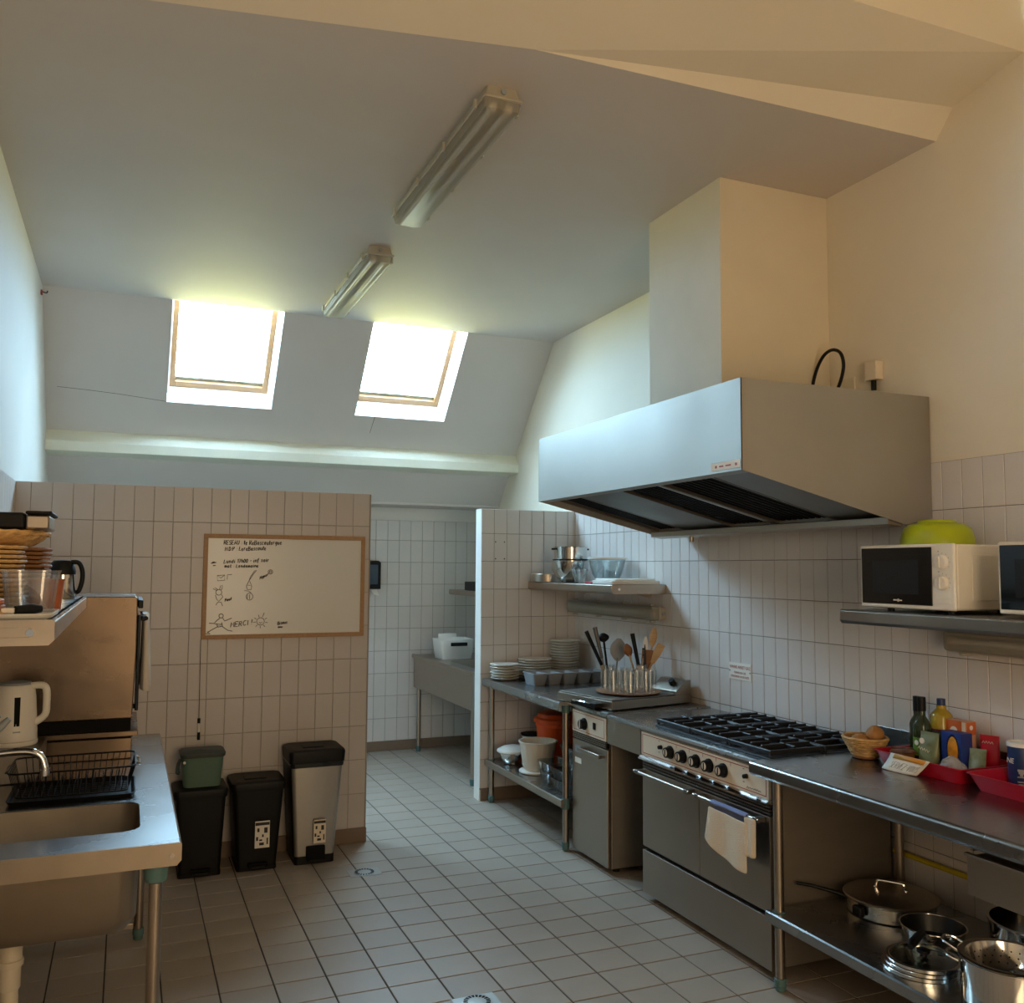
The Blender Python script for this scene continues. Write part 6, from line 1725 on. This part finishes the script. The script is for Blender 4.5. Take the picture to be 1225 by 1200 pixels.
MB(T).tube(smoothpath([(0.300, 5.33, 0.61), (0.288, 5.30, 0.585), (0.284, 5.265, 0.558), (0.292, 5.255, 0.552), (0.40, 5.252, 0.548), (0.415, 5.252, 0.548)][:4]), [0.008, 0.009, 0.009, 0.010, 0.010, 0.010, 0.010, 0.010, 0.011, 0.011, 0.011, 0.010, 0.010][:13], 8).build('handle', 'lidgrey', T)
MB(T).cyl((0.318, 5.262, 0.604), (0.318, 5.254, 0.604), 0.007, seg=12).build('pivot', 'paper', T)

# ------------------------------------------------------------------ room behind the partitions
T = thing('trough_sink', 'deep steel trough sink in the far room behind the partition', 'sink', (2.78, 7.35, 0))
q = MB(T)
q.loft([q.rring(2.785, 7.36, 0.335, 0.775, 0.002, 0.57), q.rring(2.785, 7.36, 0.335, 0.775, 0.002, 0.845), q.rring(2.785, 7.36, 0.336, 0.776, 0.002, 0.862), q.rring(2.80, 7.10, 0.24, 0.36, 0.04, 0.862), q.rring(2.80, 7.10, 0.22, 0.34, 0.04, 0.64)])
q.build('basin', 'steel', T, smooth=False)
MB(T).box(2.430, 2.449, 6.58, 8.14, 0.835, 0.868).build('front_rim', 'steel', T, smooth=False, bevel=0.006)
for x in (2.48, 3.05):
    for y in (8.06, 6.65):
        leg(T, x, y, 0.57)
T = thing('storage_crate', 'white plastic crate with black handles on the far sink', 'crate', (2.68, 7.62, 0.8625))
q = MB(T)
cz = 0.8635
q.loft([q.rring(2.67, 7.68, 0.135, 0.115, 0.02, cz), q.rring(2.67, 7.68, 0.155, 0.135, 0.024, cz + 0.17), q.rring(2.67, 7.68, 0.150, 0.130, 0.022, cz + 0.17), q.rring(2.67, 7.68, 0.130, 0.11, 0.018, cz + 0.005)])
q.build('crate_wall', 'white', T)
MB(T).box(2.60, 2.75, 7.528, 7.541, cz + 0.115, cz + 0.145).build('handle', 'black', T, bevel=0.003)
MB(T).box(2.59, 2.74, 7.83, 7.845, cz + 0.150, cz + 0.20).build('handle', 'black', T, bevel=0.003)
MB(T).box(2.58, 2.75, 7.82, 7.829, cz + 0.14, cz + 0.205).build('raised_edge', 'white', T, bevel=0.003)
o = MB().box(2.75, 3.0, 7.3, 7.62, 1.4585, 1.535).build('black_box', 'black', bevel=0.004)
tag(o, 'black box on the shelf end beyond the partition', 'box')
T = thing('towel_dispenser', 'black paper towel dispenser on the far tiles beside the partition', 'dispenser', (2.0, YB - 0.07, 1.455))
MB(T).prism([(1.89, 1.46), (2.112, 1.46), (2.112, 1.70), (2.09, 1.715), (1.91, 1.715), (1.89, 1.70)], 'y', YB - 0.13, YB - TT - 0.001).build('housing', 'black', T, smooth=False, bevel=0.006)
MB(T).box(1.92, 2.085, YB - 0.135, YB - 0.13, 1.50, 1.68).build('cover', 'dglass', T, smooth=False, bevel=0.003)
MB(T).add([(2.02, YB - 0.09, 1.462), (2.085, YB - 0.09, 1.462), (2.105, YB - 0.10, 1.40), (2.06, YB - 0.10, 1.41)], [(0, 1, 2, 3)]).build('paper_tip', 'paper', T)

# ------------------------------------------------------------------ floor drains, small marks on the plaster
def floor_drain(label, x, y):
    T = thing('floor_drain', label, 'drain', (x, y, 0.0), group='floor drains')
    MB().box(-0.085, 0.085, -0.06, 0.06, 0.0005, 0.002).build('plate', 'silver', T, smooth=False)
    g = MB().lathe((0, 0, 0.0021), [(0.058, 0.0), (0.058, 0.002), (0.050, 0.0032), (0.0, 0.0036)], 32).build('grate', 'silver', T)
    q = MB()
    for k in range(20):
        a = 2 * math.pi * k / 20
        u, v = Vector((math.cos(a), math.sin(a), 0)), Vector((-math.sin(a), math.cos(a), 0))
        q.loft([[u * 0.036 - v * 0.003 + Vector((0, 0, z)), u * 0.036 + v * 0.003 + Vector((0, 0, z)), u * 0.052 + v * 0.0055 + Vector((0, 0, z)), u * 0.052 - v * 0.0055 + Vector((0, 0, z))] for z in (0.0050, 0.0060)])
    q.build('slots', 'blackm', g, smooth=False)
floor_drain('round slotted steel floor drain beside the silver bin', 1.243, 5.0)
floor_drain('round slotted steel floor drain in the open floor at the bottom edge', 1.285, 3.375)
sl = bpy.data.objects['ceiling_slope']
q = MB()
for (xa, ta), (xb, tb) in (((-0.50, 0.775), (-0.30, 0.785)), ((-0.30, 0.785), (-0.10, 0.800)), ((-0.10, 0.800), (0.226, 0.835))):
    v = [sp(xa, ta - 0.0016, -0.0006), sp(xb, tb - 0.0016, -0.0006), sp(xb, tb + 0.0016, -0.0006), sp(xa, ta + 0.0016, -0.0006)]
    q.add(v, [(0, 1, 2, 3)])
q.add([sp(1.802, 0.842, -0.0006), sp(1.806, 0.842, -0.0006), sp(1.792, 1.0, -0.0006), sp(1.789, 1.0, -0.0006)], [(0, 1, 2, 3)])
q.build('plaster_crack', 'fgrout', sl, smooth=False)
q = MB()
for x, z in ((2.475, 1.845), (2.545, 1.845), (2.475, 1.722), (2.545, 1.722)):
    q.cyl((x, YQ - 0.0006, z), (x, YQ + 0.002, z), 0.005, seg=10)
q.build('screw_holes', 'blackm', pr, smooth=False)
T = thing('wall_hook', 'tiny dark hook high in the corner under the ceiling', 'hook', (XL, 6.52, 3.40))
MB(T).box(XL + 0.0005, XL + 0.012, 6.49, 6.52, 3.395, 3.425).build('hook_plate', 'red', T, smooth=False, bevel=0.002)
MB(T).tube(smoothpath([(XL + 0.012, 6.505, 3.415), (XL + 0.035, 6.505, 3.41), (XL + 0.04, 6.505, 3.425)]), 0.004, 6).build('hook_arm', 'black', T)
